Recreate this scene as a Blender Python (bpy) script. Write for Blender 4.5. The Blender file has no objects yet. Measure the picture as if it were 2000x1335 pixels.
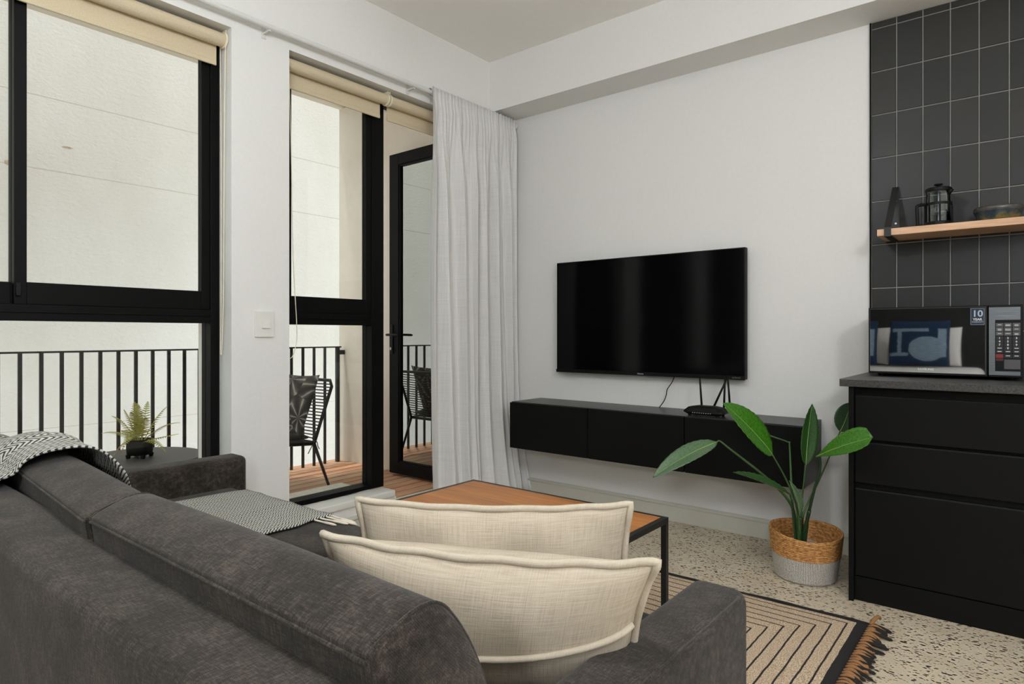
import bpy, bmesh, math, random
from mathutils import Vector, Matrix
from math import sin, cos, pi, radians
random.seed(7)
scene = bpy.context.scene
COL = scene.collection

# ------------------------------------------------------------------ camera, world, sun, exposure
cam_data = bpy.data.cameras.new('camera')
cam_data.sensor_width = 36.0
cam_data.lens = 1246.0 / 2000.0 * 36.0
cam_data.shift_y = -14.5 / 2000.0
cam_data.clip_start = 0.02
cam = bpy.data.objects.new('camera', cam_data)
COL.objects.link(cam)
cam.location = (0, 0, 1.09)
cam.rotation_euler = (radians(90), 0, radians(39.1))
scene.camera = cam

world = bpy.data.worlds.new('sky')
scene.world = world
world.use_nodes = True
wn = world.node_tree.nodes
wn['Background'].inputs[0].default_value = (0.975, 0.99, 1.0, 1)
wn['Background'].inputs[1].default_value = 1.9

sun_d = bpy.data.lights.new('sun', 'SUN')
sun_d.energy = 2.4
sun_d.angle = radians(3.0)
sun_d.color = (1.0, 0.95, 0.88)
sun = bpy.data.objects.new('sun', sun_d)
COL.objects.link(sun)
sun.location = (-6, -2, 9)
sun.rotation_euler = Vector((0.17, 0.13, -1.0)).to_track_quat('-Z', 'Y').to_euler()

scene.view_settings.view_transform = 'Standard'
scene.view_settings.look = 'None'
scene.view_settings.gamma = 1.0
scene.view_settings.use_curve_mapping = False
scene.view_settings.exposure = 0.0
scene.cycles.use_denoising = True
scene.cycles.max_bounces = 14
scene.cycles.diffuse_bounces = 7
scene.cycles.transparent_max_bounces = 16
scene.cycles.sample_clamp_indirect = 6.0

# unseen globe lamps added as fill light, behind and beside the camera (position, power)
FILL_LAMPS = [(-1.15, 0.40, 2.48, 0.120), (1.15, 0.35, 2.2, 0.172), (0.7, -1.9, 2.0, 0.190)]
FILL_COLOR = (0.93, 0.975, 1.02)
FILL_STRENGTH = 72.0
FILL_LABELS = ['white globe pendant lamp above the front of the sofa', 'white globe pendant lamp hanging to the right of the sofa', 'white globe pendant lamp beside the bed']

# ------------------------------------------------------------------ helpers
def lin(c):
    return tuple((v/255/12.92 if v/255 <= 0.04045 else ((v/255+0.055)/1.055)**2.4) for v in c)

class Nodes:
    def __init__(self, name):
        self.m = bpy.data.materials.new(name)
        self.m.use_nodes = True
        self.t = self.m.node_tree
        self.n = self.t.nodes
        self.b = self.n['Principled BSDF']
        self.out = self.n['Material Output']
    def add(self, typ, **kw):
        nd = self.n.new(typ)
        for k, v in kw.items():
            if k.startswith('i_'):
                nd.inputs[int(k[2:]) if k[2:].isdigit() else k[2:].replace('_', ' ')].default_value = v
            else:
                setattr(nd, k, v)
        return nd
    def link(self, a, b):
        self.t.links.new(a, b)
    def val(self, sock, v):
        if hasattr(v, 'bl_idname') or isinstance(v, bpy.types.NodeSocket):
            self.link(v, sock)
        else:
            sock.default_value = v
    def math(self, op, a, b=None, c=None):
        nd = self.n.new('ShaderNodeMath'); nd.operation = op
        self.val(nd.inputs[0], a)
        if b is not None: self.val(nd.inputs[1], b)
        if c is not None: self.val(nd.inputs[2], c)
        return nd.outputs[0]
    def mix(self, f, a, b):
        nd = self.n.new('ShaderNodeMix'); nd.data_type = 'RGBA'
        self.val(nd.inputs[0], f)
        for i, v in ((6, a), (7, b)):
            if isinstance(v, bpy.types.NodeSocket): self.link(v, nd.inputs[i])
            else: nd.inputs[i].default_value = (*v[:3], 1)
        return nd.outputs[2]
    def ramp(self, f, stops):
        nd = self.n.new('ShaderNodeValToRGB')
        e = nd.color_ramp.elements
        while len(e) < len(stops): e.new(0.5)
        for i, (p, c) in enumerate(stops):
            e[i].position = p
            e[i].color = (*c[:3], 1) if not isinstance(c, (int, float)) else (c, c, c, 1)
        self.link(f, nd.inputs[0])
        return nd.outputs[0]
    def coord(self, kind='Object', scale=(1, 1, 1), rot=(0, 0, 0)):
        tc = self.n.new('ShaderNodeTexCoord')
        mp = self.n.new('ShaderNodeMapping')
        mp.inputs['Scale'].default_value = scale
        mp.inputs['Rotation'].default_value = rot
        self.link(tc.outputs[kind], mp.inputs[0])
        return mp.outputs[0]
    def noise(self, vec, scale, detail=4, rough=0.55):
        nd = self.n.new('ShaderNodeTexNoise')
        nd.inputs['Scale'].default_value = scale
        nd.inputs['Detail'].default_value = detail
        nd.inputs['Roughness'].default_value = rough
        self.link(vec, nd.inputs['Vector'])
        return nd.outputs[0]
    def bump(self, h, strength=0.3, dist=0.002):
        nd = self.n.new('ShaderNodeBump')
        nd.inputs['Strength'].default_value = strength
        nd.inputs['Distance'].default_value = dist
        self.link(h, nd.inputs['Height'])
        self.link(nd.outputs[0], self.b.inputs['Normal'])
    def color(self, v):
        self.val(self.b.inputs['Base Color'], (*v[:3], 1) if isinstance(v, tuple) else v)

def plain(name, rgb, rough=0.5, metal=0.0, spec=0.5, nscale=0, bump=0.0, var=0.0, dist=0.001):
    """procedural paint / metal / plastic: a colour with slight noise in tone and relief"""
    k = Nodes(name)
    c = lin(rgb)
    k.b.inputs['Roughness'].default_value = rough
    k.b.inputs['Metallic'].default_value = metal
    k.b.inputs['Specular IOR Level'].default_value = spec
    if nscale:
        nz = k.noise(k.coord(), nscale)
        if var:
            k.color(k.ramp(nz, [(0.3, tuple(v*(1-var) for v in c)), (0.7, tuple(min(1, v*(1+var)) for v in c))]))
        else:
            k.color(c)
        if bump: k.bump(nz, bump, dist)
    else:
        k.color(c)
    return k.m

# --- mesh builder
class MB:
    def __init__(self):
        self.v = []; self.f = []; self.uv = None
    def box(self, x0, x1, y0, y1, z0, z1):
        b = len(self.v)
        x0, x1 = min(x0, x1), max(x0, x1); y0, y1 = min(y0, y1), max(y0, y1); z0, z1 = min(z0, z1), max(z0, z1)
        self.v += [(x0,y0,z0),(x1,y0,z0),(x1,y1,z0),(x0,y1,z0),(x0,y0,z1),(x1,y0,z1),(x1,y1,z1),(x0,y1,z1)]
        self.f += [tuple(b+i for i in q) for q in ((0,3,2,1),(4,5,6,7),(0,1,5,4),(1,2,6,5),(2,3,7,6),(3,0,4,7))]
        return self
    def tube(self, pts, r, seg=8, closed=False, flat=1.0):
        pts = [Vector(p) for p in pts]
        n = len(pts)
        rs = r if isinstance(r, (list, tuple)) else [r]*n
        tang = []
        for i in range(n):
            a = pts[(i-1) % n] if (closed or i > 0) else pts[i]
            c = pts[(i+1) % n] if (closed or i < n-1) else pts[i]
            t = c-a
            tang.append(t.normalized() if t.length > 1e-9 else Vector((0, 0, 1)))
        up = Vector((0, 0, 1)) if abs(tang[0].z) < 0.9 else Vector((1, 0, 0))
        u = (up - tang[0]*up.dot(tang[0])).normalized()
        b = len(self.v)
        for i in range(n):
            u = u - tang[i]*u.dot(tang[i])
            u.normalize()
            w = tang[i].cross(u)
            for k in range(seg):
                a = 2*pi*k/seg
                self.v.append(tuple(pts[i] + (u*cos(a)*flat + w*sin(a))*rs[i]))
        m = n if closed else n-1
        for i in range(m):
            for k in range(seg):
                j = (i+1) % n; l = (k+1) % seg
                self.f.append((b+i*seg+k, b+i*seg+l, b+j*seg+l, b+j*seg+k))
        if not closed:
            self.f.append(tuple(b+k for k in reversed(range(seg))))
            self.f.append(tuple(b+(n-1)*seg+k for k in range(seg)))
        return self
    def lathe(self, prof, c, seg=32, cap0=True, cap1=True, axis='z'):
        b = len(self.v)
        for r, h in prof:
            for k in range(seg):
                a = 2*pi*k/seg
                p = (r*cos(a), r*sin(a), h)
                if axis == 'y': p = (r*cos(a), h, -r*sin(a))
                if axis == 'x': p = (h, r*cos(a), r*sin(a))
                self.v.append((c[0]+p[0], c[1]+p[1], c[2]+p[2]))
        n = len(prof)
        for i in range(n-1):
            for k in range(seg):
                l = (k+1) % seg
                self.f.append((b+i*seg+k, b+i*seg+l, b+(i+1)*seg+l, b+(i+1)*seg+k))
        if cap0: self.f.append(tuple(b+k for k in reversed(range(seg))))
        if cap1: self.f.append(tuple(b+(n-1)*seg+k for k in range(seg)))
        return self
    def grid(self, fn, nu, nv, closed_u=False, closed_v=False):
        b = len(self.v)
        for i in range(nu):
            for j in range(nv):
                self.v.append(tuple(fn(i, j)))
        for i in range(nu if closed_u else nu-1):
            for j in range(nv if closed_v else nv-1):
                i2 = (i+1) % nu; j2 = (j+1) % nv
                self.f.append((b+i*nv+j, b+i2*nv+j, b+i2*nv+j2, b+i*nv+j2))
        return self
    def prism(self, poly, h0, h1, axis='z'):
        """extrude a 2D polygon; axis x: poly=(y,z); y: poly=(x,z); z: poly=(x,y)"""
        b = len(self.v); n = len(poly)
        for h in (h0, h1):
            for p, q in poly:
                self.v.append({'x': (h, p, q), 'y': (p, h, q), 'z': (p, q, h)}[axis])
        self.f.append(tuple(b+i for i in reversed(range(n))))
        self.f.append(tuple(b+n+i for i in range(n)))
        for i in range(n):
            j = (i+1) % n
            self.f.append((b+i, b+j, b+n+j, b+n+i))
        return self
    def build(self, name, m, parent=None, smooth=False, bevel=0, bseg=2, solid=0, subsurf=0, uvs=None):
        me = bpy.data.meshes.new(name)
        vs = self.v
        if parent is not None:
            inv = world_of(parent).inverted()
            vs = [tuple(inv @ Vector(p)) for p in vs]
        me.from_pydata(vs, [], self.f)
        bm = bmesh.new(); bm.from_mesh(me)
        bmesh.ops.recalc_face_normals(bm, faces=bm.faces)
        bm.to_mesh(me); bm.free()
        if uvs is not None:
            ul = me.uv_layers.new(name='UVMap')
            for lp in me.loops:
                ul.data[lp.index].uv = uvs[lp.vertex_index]
        if smooth:
            me.polygons.foreach_set('use_smooth', [True]*len(me.polygons))
        me.materials.append(m)
        o = bpy.data.objects.new(name, me)
        COL.objects.link(o)
        if parent is not None: o.parent = parent
        if solid:
            s = o.modifiers.new('thickness', 'SOLIDIFY'); s.thickness = solid; s.offset = 0
        if bevel:
            bv = o.modifiers.new('bevel', 'BEVEL'); bv.width = bevel; bv.segments = bseg
            bv.limit_method = 'ANGLE'; bv.angle_limit = radians(40)
            if bseg > 2: me.polygons.foreach_set('use_smooth', [True]*len(me.polygons))
        if subsurf:
            ss = o.modifiers.new('smooth', 'SUBSURF'); ss.levels = subsurf; ss.render_levels = subsurf
        return o

def world_of(o):
    m = o.matrix_basis.copy()
    p = o.parent
    while p is not None:
        m = p.matrix_basis @ m
        p = p.parent
    return m

def tag(o, label=None, cat=None, group=None, kind=None):
    if label: o['label'] = label
    if cat: o['category'] = cat
    if group: o['group'] = group
    if kind: o['kind'] = kind
    return o

def thing(name, loc, label, cat, group=None, rotz=0):
    o = bpy.data.objects.new(name, None)
    o.empty_display_size = 0.05
    COL.objects.link(o)
    o.location = loc
    o.rotation_euler = (0, 0, rotz)
    o.matrix_basis = Matrix.Translation(Vector(loc)) @ Matrix.Rotation(rotz, 4, 'Z')
    return tag(o, label, cat, group)

def struct(name, loc=(0, 0, 0)):
    o = bpy.data.objects.new(name, None)
    COL.objects.link(o)
    o.location = loc
    o.matrix_basis = Matrix.Translation(Vector(loc))
    o['kind'] = 'structure'
    return o

def box(name, m, parent, x0, x1, y0, y1, z0, z1, bevel=0, bseg=2):
    return MB().box(x0, x1, y0, y1, z0, z1).build(name, m, parent, bevel=bevel, bseg=bseg)

def catmull(pts, n=6, closed=False):
    P = [Vector(p) for p in pts]; out = []
    N = len(P)
    for i in range(N if closed else N-1):
        p0 = P[(i-1) % N] if (closed or i > 0) else P[i]*2-P[i+1]
        p1 = P[i]; p2 = P[(i+1) % N]
        p3 = P[(i+2) % N] if (closed or i+2 < N) else p2*2-p1
        for k in range(n):
            t = k/n
            out.append(0.5*((2*p1)+(p2-p0)*t+(2*p0-5*p1+4*p2-p3)*t*t+(3*p1-p0-3*p2+p3)*t**3))
    if not closed: out.append(P[-1])
    return out

def text(name, body, m, parent, loc, size, facing='-y', align='CENTER', bold=0.0, depth=0.0004):
    """flat lettering, converted to a mesh, standing on a surface that faces -y"""
    cu = bpy.data.curves.new(name, 'FONT')
    cu.body = body; cu.size = size; cu.align_x = align; cu.align_y = 'CENTER'
    cu.extrude = depth; cu.offset = bold; cu.resolution_u = 3
    tmp = bpy.data.objects.new(name+'_curve', cu)
    COL.objects.link(tmp)
    dg = bpy.context.evaluated_depsgraph_get()
    me = bpy.data.meshes.new_from_object(tmp.evaluated_get(dg))
    bpy.data.objects.remove(tmp)
    me.transform(Matrix.Translation(Vector(loc)) @ Matrix.Rotation(radians(90), 4, 'X'))
    me.transform(world_of(parent).inverted())
    me.materials.clear(); me.materials.append(m)
    o = bpy.data.objects.new(name, me)
    COL.objects.link(o); o.parent = parent
    return o

# ------------------------------------------------------------------ materials
M = {}
M['wall'] = plain('white_plaster_paint', (226, 225, 222), 0.75, nscale=60, bump=0.08, var=0.015)
M['ceiling'] = plain('white_ceiling_paint', (242, 240, 235), 0.85, nscale=40, bump=0.05, var=0.01)
M['skirting'] = plain('grey_white_skirting_paint', (196, 193, 181), 0.5, nscale=30, bump=0.04, var=0.02)
M['black_alu'] = plain('black_powder_coated_aluminium', (6, 6, 6), 0.5, spec=0.13, nscale=300, bump=0.03)
M['black_paint'] = plain('black_painted_metal', (26, 26, 26), 0.45, nscale=200, bump=0.03)
M['cab_black'] = plain('black_laminate', (15, 15, 14), 0.5, spec=0.13, nscale=120, bump=0.02, var=0.06)
M['cab_top'] = plain('black_laminate_top', (40, 40, 40), 0.38, spec=0.6, nscale=120, bump=0.02, var=0.06)
M['plastic_black'] = plain('black_plastic', (12, 12, 12), 0.5, spec=0.2, nscale=400, bump=0.05)
M['plastic_white'] = plain('white_plastic', (224, 222, 216), 0.4, nscale=90, var=0.01)
M['cream_plastic'] = plain('cream_plastic', (232, 222, 196), 0.45, nscale=90, var=0.02)
M['white_metal'] = plain('white_painted_pole', (214, 213, 210), 0.4, nscale=100, var=0.02)
M['steel'] = plain('steel', (170, 170, 170), 0.3, metal=1.0, nscale=200, var=0.05)
M['concrete'] = plain('concrete_sill', (205, 200, 186), 0.8, nscale=35, bump=0.2, var=0.1)
M['charcoal_fabric'] = plain('charcoal_cloth', (58, 58, 55), 0.9, nscale=500, bump=0.3, var=0.2)
M['table_grey'] = plain('dark_grey_metal_top', (74, 72, 68), 0.55, nscale=200, var=0.05)

def outer_wall():
    k = Nodes('rough_white_render')
    v = k.coord()
    a = k.noise(k.coord(scale=(1, 0.7, 1.3)), 24, 7, 0.7)
    st = k.noise(k.coord(scale=(1, 0.6, 0.35)), 1.6, 4)
    k.color(k.ramp(st, [(0.3, lin((226, 225, 219))), (0.7, lin((240, 240, 237)))]))
    k.b.inputs['Roughness'].default_value = 0.9
    k.bump(a, 1.0, 0.03)
    return k.m
M['outer'] = outer_wall()
M['end_wall'] = plain('smooth_white_render', (224, 217, 204), 0.8, nscale=14, bump=0.12, var=0.03, dist=0.004)

def terrazzo():
    k = Nodes('terrazzo')
    v = k.coord()
    warp = k.add('ShaderNodeMixRGB', blend_type='LINEAR_LIGHT', i_0=0.012)
    nz = k.add('ShaderNodeTexNoise', i_Scale=28.0)
    k.link(v, nz.inputs['Vector'])
    k.link(v, warp.inputs[1]); k.link(nz.outputs['Color'], warp.inputs[2])
    base = k.ramp(k.noise(v, 5, 5), [(0.3, lin((194, 178, 154))), (0.72, lin((214, 200, 176)))])
    # pale pebbles
    v1 = k.add('ShaderNodeTexVoronoi', feature='DISTANCE_TO_EDGE', i_Scale=38.0)
    k.link(warp.outputs[0], v1.inputs['Vector'])
    v1c = k.add('ShaderNodeTexVoronoi', i_Scale=38.0)
    k.link(warp.outputs[0], v1c.inputs['Vector'])
    sep = k.add('ShaderNodeSeparateColor'); k.link(v1c.outputs['Color'], sep.inputs[0])
    pe = k.math('MULTIPLY', k.math('GREATER_THAN', v1.outputs['Distance'], 0.07), k.math('GREATER_THAN', sep.outputs[0], 0.55))
    col = k.mix(k.math('MULTIPLY', pe, 0.4), base, lin((204, 196, 178)))
    # dark slivers in three orientations
    for i, (rot, sc, thr, dark) in enumerate(((0.3, 42, 0.69, (24, 22, 20)), (1.5, 50, 0.69, (30, 27, 24)), (2.4, 60, 0.76, (84, 66, 48)), (0.9, 85, 0.73, (36, 33, 29)))):
        mp = k.add('ShaderNodeMapping'); mp.inputs['Rotation'].default_value = (0, 0, rot)
        mp.inputs['Scale'].default_value = (1.0, 1.9, 1.0); mp.inputs['Location'].default_value = (i*1.7, i*0.9, 0)
        k.link(warp.outputs[0], mp.inputs[0])
        vo = k.add('ShaderNodeTexVoronoi', i_Scale=float(sc)); vo.voronoi_dimensions = '2D'
        k.link(mp.outputs[0], vo.inputs['Vector'])
        s2 = k.add('ShaderNodeSeparateColor'); k.link(vo.outputs['Color'], s2.inputs[0])
        size = k.math('MULTIPLY', k.math('SUBTRACT', s2.outputs[0], thr), 1.3)
        chip = k.math('LESS_THAN', vo.outputs['Distance'], size)
        col = k.mix(k.math('MULTIPLY', chip, 0.97), col, lin(dark))
    k.color(col)
    k.b.inputs['Roughness'].default_value = 0.42
    return k.m
M['terrazzo'] = terrazzo()

def wood(name, c0, c1, scale, axis, rough=0.5, stretch=14, ring=0.0):
    k = Nodes(name)
    sc = [stretch, stretch, stretch]; sc['xyz'.index(axis)] = 1.0
    v = k.coord(scale=tuple(sc))
    a = k.noise(v, scale, 6, 0.65)
    b = k.noise(v, scale*5, 3, 0.6)
    f = k.math('ADD', k.math('MULTIPLY', a, 0.7), k.math('MULTIPLY', b, 0.3))
    k.color(k.ramp(f, [(0.36, lin(c0)), (0.62, lin(c1))]))
    k.b.inputs['Roughness'].default_value = rough
    k.bump(b, 0.12, 0.001)
    return k.m
M['oak'] = wood('honey_oak_veneer', (150, 92, 44), (190, 126, 68), 1.5, 'x', 0.42)
M['shelf_wood'] = wood('pale_oak', (186, 142, 108), (226, 186, 152), 2.0, 'x', 0.5)
DECKS = [wood('deck_wood_%s' % n, a, b, 1.2, 'y', 0.6) for n, a, b in
         (('brown', (158, 112, 84), (204, 158, 122)), ('red', (160, 110, 80), (204, 154, 116)), ('tan', (172, 130, 100), (216, 176, 140)))]

def sofa_fabric():
    k = Nodes('dark_grey_melange_upholstery')
    a = k.noise(k.coord(scale=(1, 7, 7)), 70, 4, 0.7)
    b = k.noise(k.coord(scale=(8, 1, 1)), 60, 4, 0.7)
    c = k.noise(k.coord(), 9, 4, 0.6)
    f = k.math('ADD', k.math('MULTIPLY', k.math('ADD', a, b), 0.38), k.math('MULTIPLY', c, 0.24))
    k.color(k.ramp(f, [(0.40, lin((26, 23, 20))), (0.50, lin((47, 42, 37))), (0.60, lin((81, 73, 64)))]))
    k.b.inputs['Roughness'].default_value = 0.95
    k.b.inputs['Specular IOR Level'].default_value = 0.2
    k.b.inputs['Sheen Weight'].default_value = 0.10
    k.b.inputs['Sheen Roughness'].default_value = 0.5
    w = k.add('ShaderNodeTexWave', i_Scale=190.0, i_Distortion=1.5)
    w.inputs['Detail'].default_value = 2
    w.bands_direction = 'DIAGONAL'
    k.link(k.coord(), w.inputs['Vector'])
    k.bump(k.math('ADD', k.math('MULTIPLY', w.outputs[1], 0.5), f), 0.5, 0.0012)
    return k.m
M['sofa'] = sofa_fabric()

def linen(name, c0, c1):
    k = Nodes(name)
    a = k.noise(k.coord('UV', scale=(1, 30, 1)), 9, 4, 0.65)
    b = k.noise(k.coord('UV', scale=(30, 1, 1)), 9, 4, 0.65)
    sp = k.noise(k.coord('UV'), 60, 2)
    f = k.math('MULTIPLY', k.math('ADD', a, b), 0.5)
    base = k.ramp(f, [(0.36, lin(c0)), (0.56, lin(c1))])
    k.color(k.mix(k.math('GREATER_THAN', sp, 0.76), base, lin((150, 128, 104))))
    k.b.inputs['Roughness'].default_value = 0.95
    k.b.inputs['Specular IOR Level'].default_value = 0.15
    ck = k.coord('UV')
    cw = k.noise(ck, 5.0, 3)
    k.bump(k.math('ADD', f, k.math('MULTIPLY', cw, 1.2)), 0.35, 0.004)
    return k.m
M['linen'] = linen('cream_linen', (163, 150, 131), (187, 175, 157))
M['linen_edge'] = linen('cream_linen_seam', (174, 161, 141), (198, 187, 169))

def herringbone():
    k = Nodes('black_and_white_herringbone_weave')
    tc = k.add('ShaderNodeTexCoord')
    sep = k.add('ShaderNodeSeparateXYZ'); k.link(tc.outputs['UV'], sep.inputs[0])
    nz = k.noise(tc.outputs['UV'], 30, 3)
    u = k.math('ADD', sep.outputs[0], k.math('MULTIPLY', k.math('SUBTRACT', nz, 0.5), 0.006))
    zig = k.math('ABSOLUTE', k.math('SUBTRACT', k.math('FRACT', k.math('DIVIDE', u, 0.040)), 0.5))
    ph = k.math('ADD', k.math('DIVIDE', sep.outputs[1], 0.0125), k.math('MULTIPLY', zig, 3.2))
    st = k.math('FRACT', k.math('ADD', ph, k.math('MULTIPLY', nz, 0.5)))
    tri = k.math('ABSOLUTE', k.math('SUBTRACT', st, 0.5))
    fine = k.noise(tc.outputs['UV'], 420, 2)
    f = k.math('ADD', tri, k.math('MULTIPLY', k.math('SUBTRACT', fine, 0.5), 0.3))
    k.color(k.ramp(f, [(0.17, lin((42, 42, 40))), (0.27, lin((190, 189, 180)))]))
    k.b.inputs['Roughness'].default_value = 0.95
    k.bump(f, 0.6, 0.002)
    return k.m
M['throw'] = herringbone()
M['tassel'] = plain('cream_yarn', (222, 212, 194), 0.95, nscale=300, bump=0.3, var=0.06)

def rug_mat(x0, x1, y0, y1):
    k = Nodes('woven_rug_with_nested_lines')
    tc = k.add('ShaderNodeTexCoord'); sep = k.add('ShaderNodeSeparateXYZ')
    k.link(tc.outputs['Object'], sep.inputs[0])
    nz = k.noise(tc.outputs['Object'], 14, 2)
    jit = k.math('MULTIPLY', k.math('SUBTRACT', nz, 0.5), 0.006)
    hx, hy = (x1-x0)/2, (y1-y0)/2
    dx = k.math('SUBTRACT', hx-0.045, k.math('ABSOLUTE', sep.outputs[0]))
    dy = k.math('SUBTRACT', hy-0.012, k.math('ABSOLUTE', sep.outputs[1]))
    d = k.math('ADD', k.math('MINIMUM', dx, dy), jit)
    ln = k.math('ABSOLUTE', k.math('SUBTRACT', k.math('FRACT', k.math('DIVIDE', k.math('ADD', d, 0.018), 0.0445)), 0.5))
    line = k.math('GREATER_THAN', ln, 0.43)
    border = k.math('LESS_THAN', d, 0.0)
    sp = k.noise(k.coord(scale=(1, 1, 1)), 260, 3, 0.8)
    base = k.ramp(sp, [(0.38, lin((128, 98, 70))), (0.5, lin((190, 165, 136))), (0.62, lin((228, 214, 192)))])
    c = k.mix(k.math('MAXIMUM', line, border), base, lin((33, 30, 30)))
    k.color(c)
    k.b.inputs['Roughness'].default_value = 0.95
    k.bump(sp, 0.5, 0.002)
    return k.m

M['fringe_brown'] = plain('brown_rug_yarn', (150, 106, 66), 0.95, nscale=250, bump=0.3, var=0.2)
M['fringe_black'] = plain('black_rug_yarn', (34, 30, 27), 0.95, nscale=250, bump=0.3)

def straw(name, c0, c1, sx, sz, dist):
    k = Nodes(name)
    tc = k.add('ShaderNodeTexCoord'); mp = k.add('ShaderNodeMapping')
    mp.inputs['Scale'].default_value = (sx, sz, 1)
    k.link(tc.outputs['UV'], mp.inputs[0])
    a = k.noise(mp.outputs[0], 1.0, 3, 0.6)
    k.color(k.ramp(a, [(0.32, lin(c0)), (0.62, lin(c1))]))
    k.b.inputs['Roughness'].default_value = 0.7
    k.bump(a, 0.8, dist)
    return k.m
M['straw'] = straw('twisted_straw', (120, 74, 32), (206, 150, 86), 30, 90, 0.004)
def crochet():
    k = Nodes('grey_white_crochet')
    tc = k.add('ShaderNodeTexCoord'); sep = k.add('ShaderNodeSeparateXYZ'); k.link(tc.outputs['UV'], sep.inputs[0])
    nz = k.noise(k.coord('UV', scale=(60, 120, 1)), 1.0, 2)
    row = k.math('ABSOLUTE', k.math('SUBTRACT', k.math('FRACT', k.math('MULTIPLY', sep.outputs[1], 170.0)), 0.5))
    ph = k.math('ADD', k.math('MULTIPLY', sep.outputs[0], 64.0), k.math('ADD', k.math('MULTIPLY', row, 0.9), k.math('MULTIPLY', nz, 0.5)))
    st = k.math('ABSOLUTE', k.math('SUBTRACT', k.math('FRACT', ph), 0.5))
    f = k.math('ADD', st, k.math('MULTIPLY', k.math('SUBTRACT', nz, 0.5), 0.25))
    k.color(k.ramp(f, [(0.06, lin((92, 88, 82))), (0.18, lin((178, 172, 163))), (0.42, lin((226, 221, 212)))]))
    k.b.inputs['Roughness'].default_value = 0.9
    k.bump(f, 0.8, 0.004)
    return k.m
M['crochet'] = crochet()

def leaf_mat(name, c0, c1):
    k = Nodes(name)
    tc = k.add('ShaderNodeTexCoord'); mp = k.add('ShaderNodeMapping')
    mp.inputs['Scale'].default_value = (26, 3, 1)
    k.link(tc.outputs['UV'], mp.inputs[0])
    w = k.noise(mp.outputs[0], 1.5, 3)
    k.color(k.ramp(w, [(0.3, lin(c0)), (0.7, lin(c1))]))
    k.b.inputs['Roughness'].default_value = 0.33
    k.b.inputs['Specular IOR Level'].default_value = 0.45
    k.bump(w, 0.12, 0.002)
    return k.m
M['leaf_bright'] = leaf_mat('bright_green_leaf', (36, 84, 14), (70, 128, 30))
M['leaf_dark'] = leaf_mat('deep_green_leaf', (34, 66, 28), (54, 92, 42))
M['leaf_grey'] = leaf_mat('grey_green_leaf', (62, 88, 60), (88, 114, 80))
M['stem'] = plain('green_stem', (62, 92, 44), 0.5, nscale=40, var=0.2)
M['stem_dark'] = plain('dark_green_stem', (32, 56, 30), 0.5, nscale=40, var=0.2)
M['midrib'] = plain('pale_green_midrib', (128, 156, 84), 0.5, nscale=40, var=0.1)
M['fern'] = plain('yellow_green_fern', (160, 158, 78), 0.7, nscale=60, var=0.3)
M['fern_brown'] = plain('browning_fern', (150, 128, 76), 0.7, nscale=60, var=0.3)

def curtain_mat():
    k = Nodes('white_slub_sheer')
    a = k.noise(k.coord('UV', scale=(3, 260, 1)), 1.0, 3, 0.7)
    b = k.noise(k.coord('UV', scale=(200, 3, 1)), 1.0, 3, 0.7)
    f = k.math('MULTIPLY', k.math('ADD', a, b), 0.5)
    c = k.ramp(f, [(0.35, lin((222, 221, 219))), (0.6, lin((238, 237, 235)))])
    k.color(c)
    k.b.inputs['Roughness'].default_value = 0.95
    k.b.inputs['Specular IOR Level'].default_value = 0.1
    k.bump(f, 0.3, 0.001)
    tr = k.add('ShaderNodeBsdfTranslucent'); k.link(c, tr.inputs[0])
    mx = k.add('ShaderNodeMixShader', i_0=0.22)
    k.link(k.b.outputs[0], mx.inputs[1]); k.link(tr.outputs[0], mx.inputs[2])
    k.link(mx.outputs[0], k.out.inputs[0])
    return k.m
M['curtain'] = curtain_mat()

def blind_mat():
    k = Nodes('cream_roller_blind_fabric')
    f = k.noise(k.coord(), 300, 2)
    c = k.ramp(f, [(0.3, lin((212, 196, 164))), (0.7, lin((228, 214, 184)))])
    k.color(c); k.b.inputs['Roughness'].default_value = 0.85
    tr = k.add('ShaderNodeBsdfTranslucent'); k.link(c, tr.inputs[0])
    mx = k.add('ShaderNodeMixShader', i_0=0.2)
    k.link(k.b.outputs[0], mx.inputs[1]); k.link(tr.outputs[0], mx.inputs[2])
    k.link(mx.outputs[0], k.out.inputs[0])
    return k.m
M['blind'] = blind_mat()

def glass(name, tint, ior, boost=1.0, rough=0.0):
    k = Nodes(name)
    tp = k.add('ShaderNodeBsdfTransparent'); tp.inputs[0].default_value = (*tint, 1)
    gl = k.add('ShaderNodeBsdfGlossy'); gl.inputs['Roughness'].default_value = rough
    gl.inputs[0].default_value = (0.95, 1.0, 0.97, 1)
    fr = k.add('ShaderNodeFresnel', i_IOR=ior)
    mx = k.add('ShaderNodeMixShader')
    k.link(k.math('MINIMUM', k.math('MULTIPLY', fr.outputs[0], boost), 1.0), mx.inputs[0])
    k.link(tp.outputs[0], mx.inputs[1]); k.link(gl.outputs[0], mx.inputs[2])
    k.link(mx.outputs[0], k.out.inputs[0])
    return k.m
M['glass'] = glass('window_glass', (0.97, 0.98, 0.97), 1.3)
M['door_glass'] = glass('greenish_coated_door_glass', (0.66, 0.74, 0.69), 1.9, 4.5)
M['press_glass'] = glass('clear_beaker_glass', (0.86, 0.88, 0.88), 1.5, 1.4)

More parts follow.
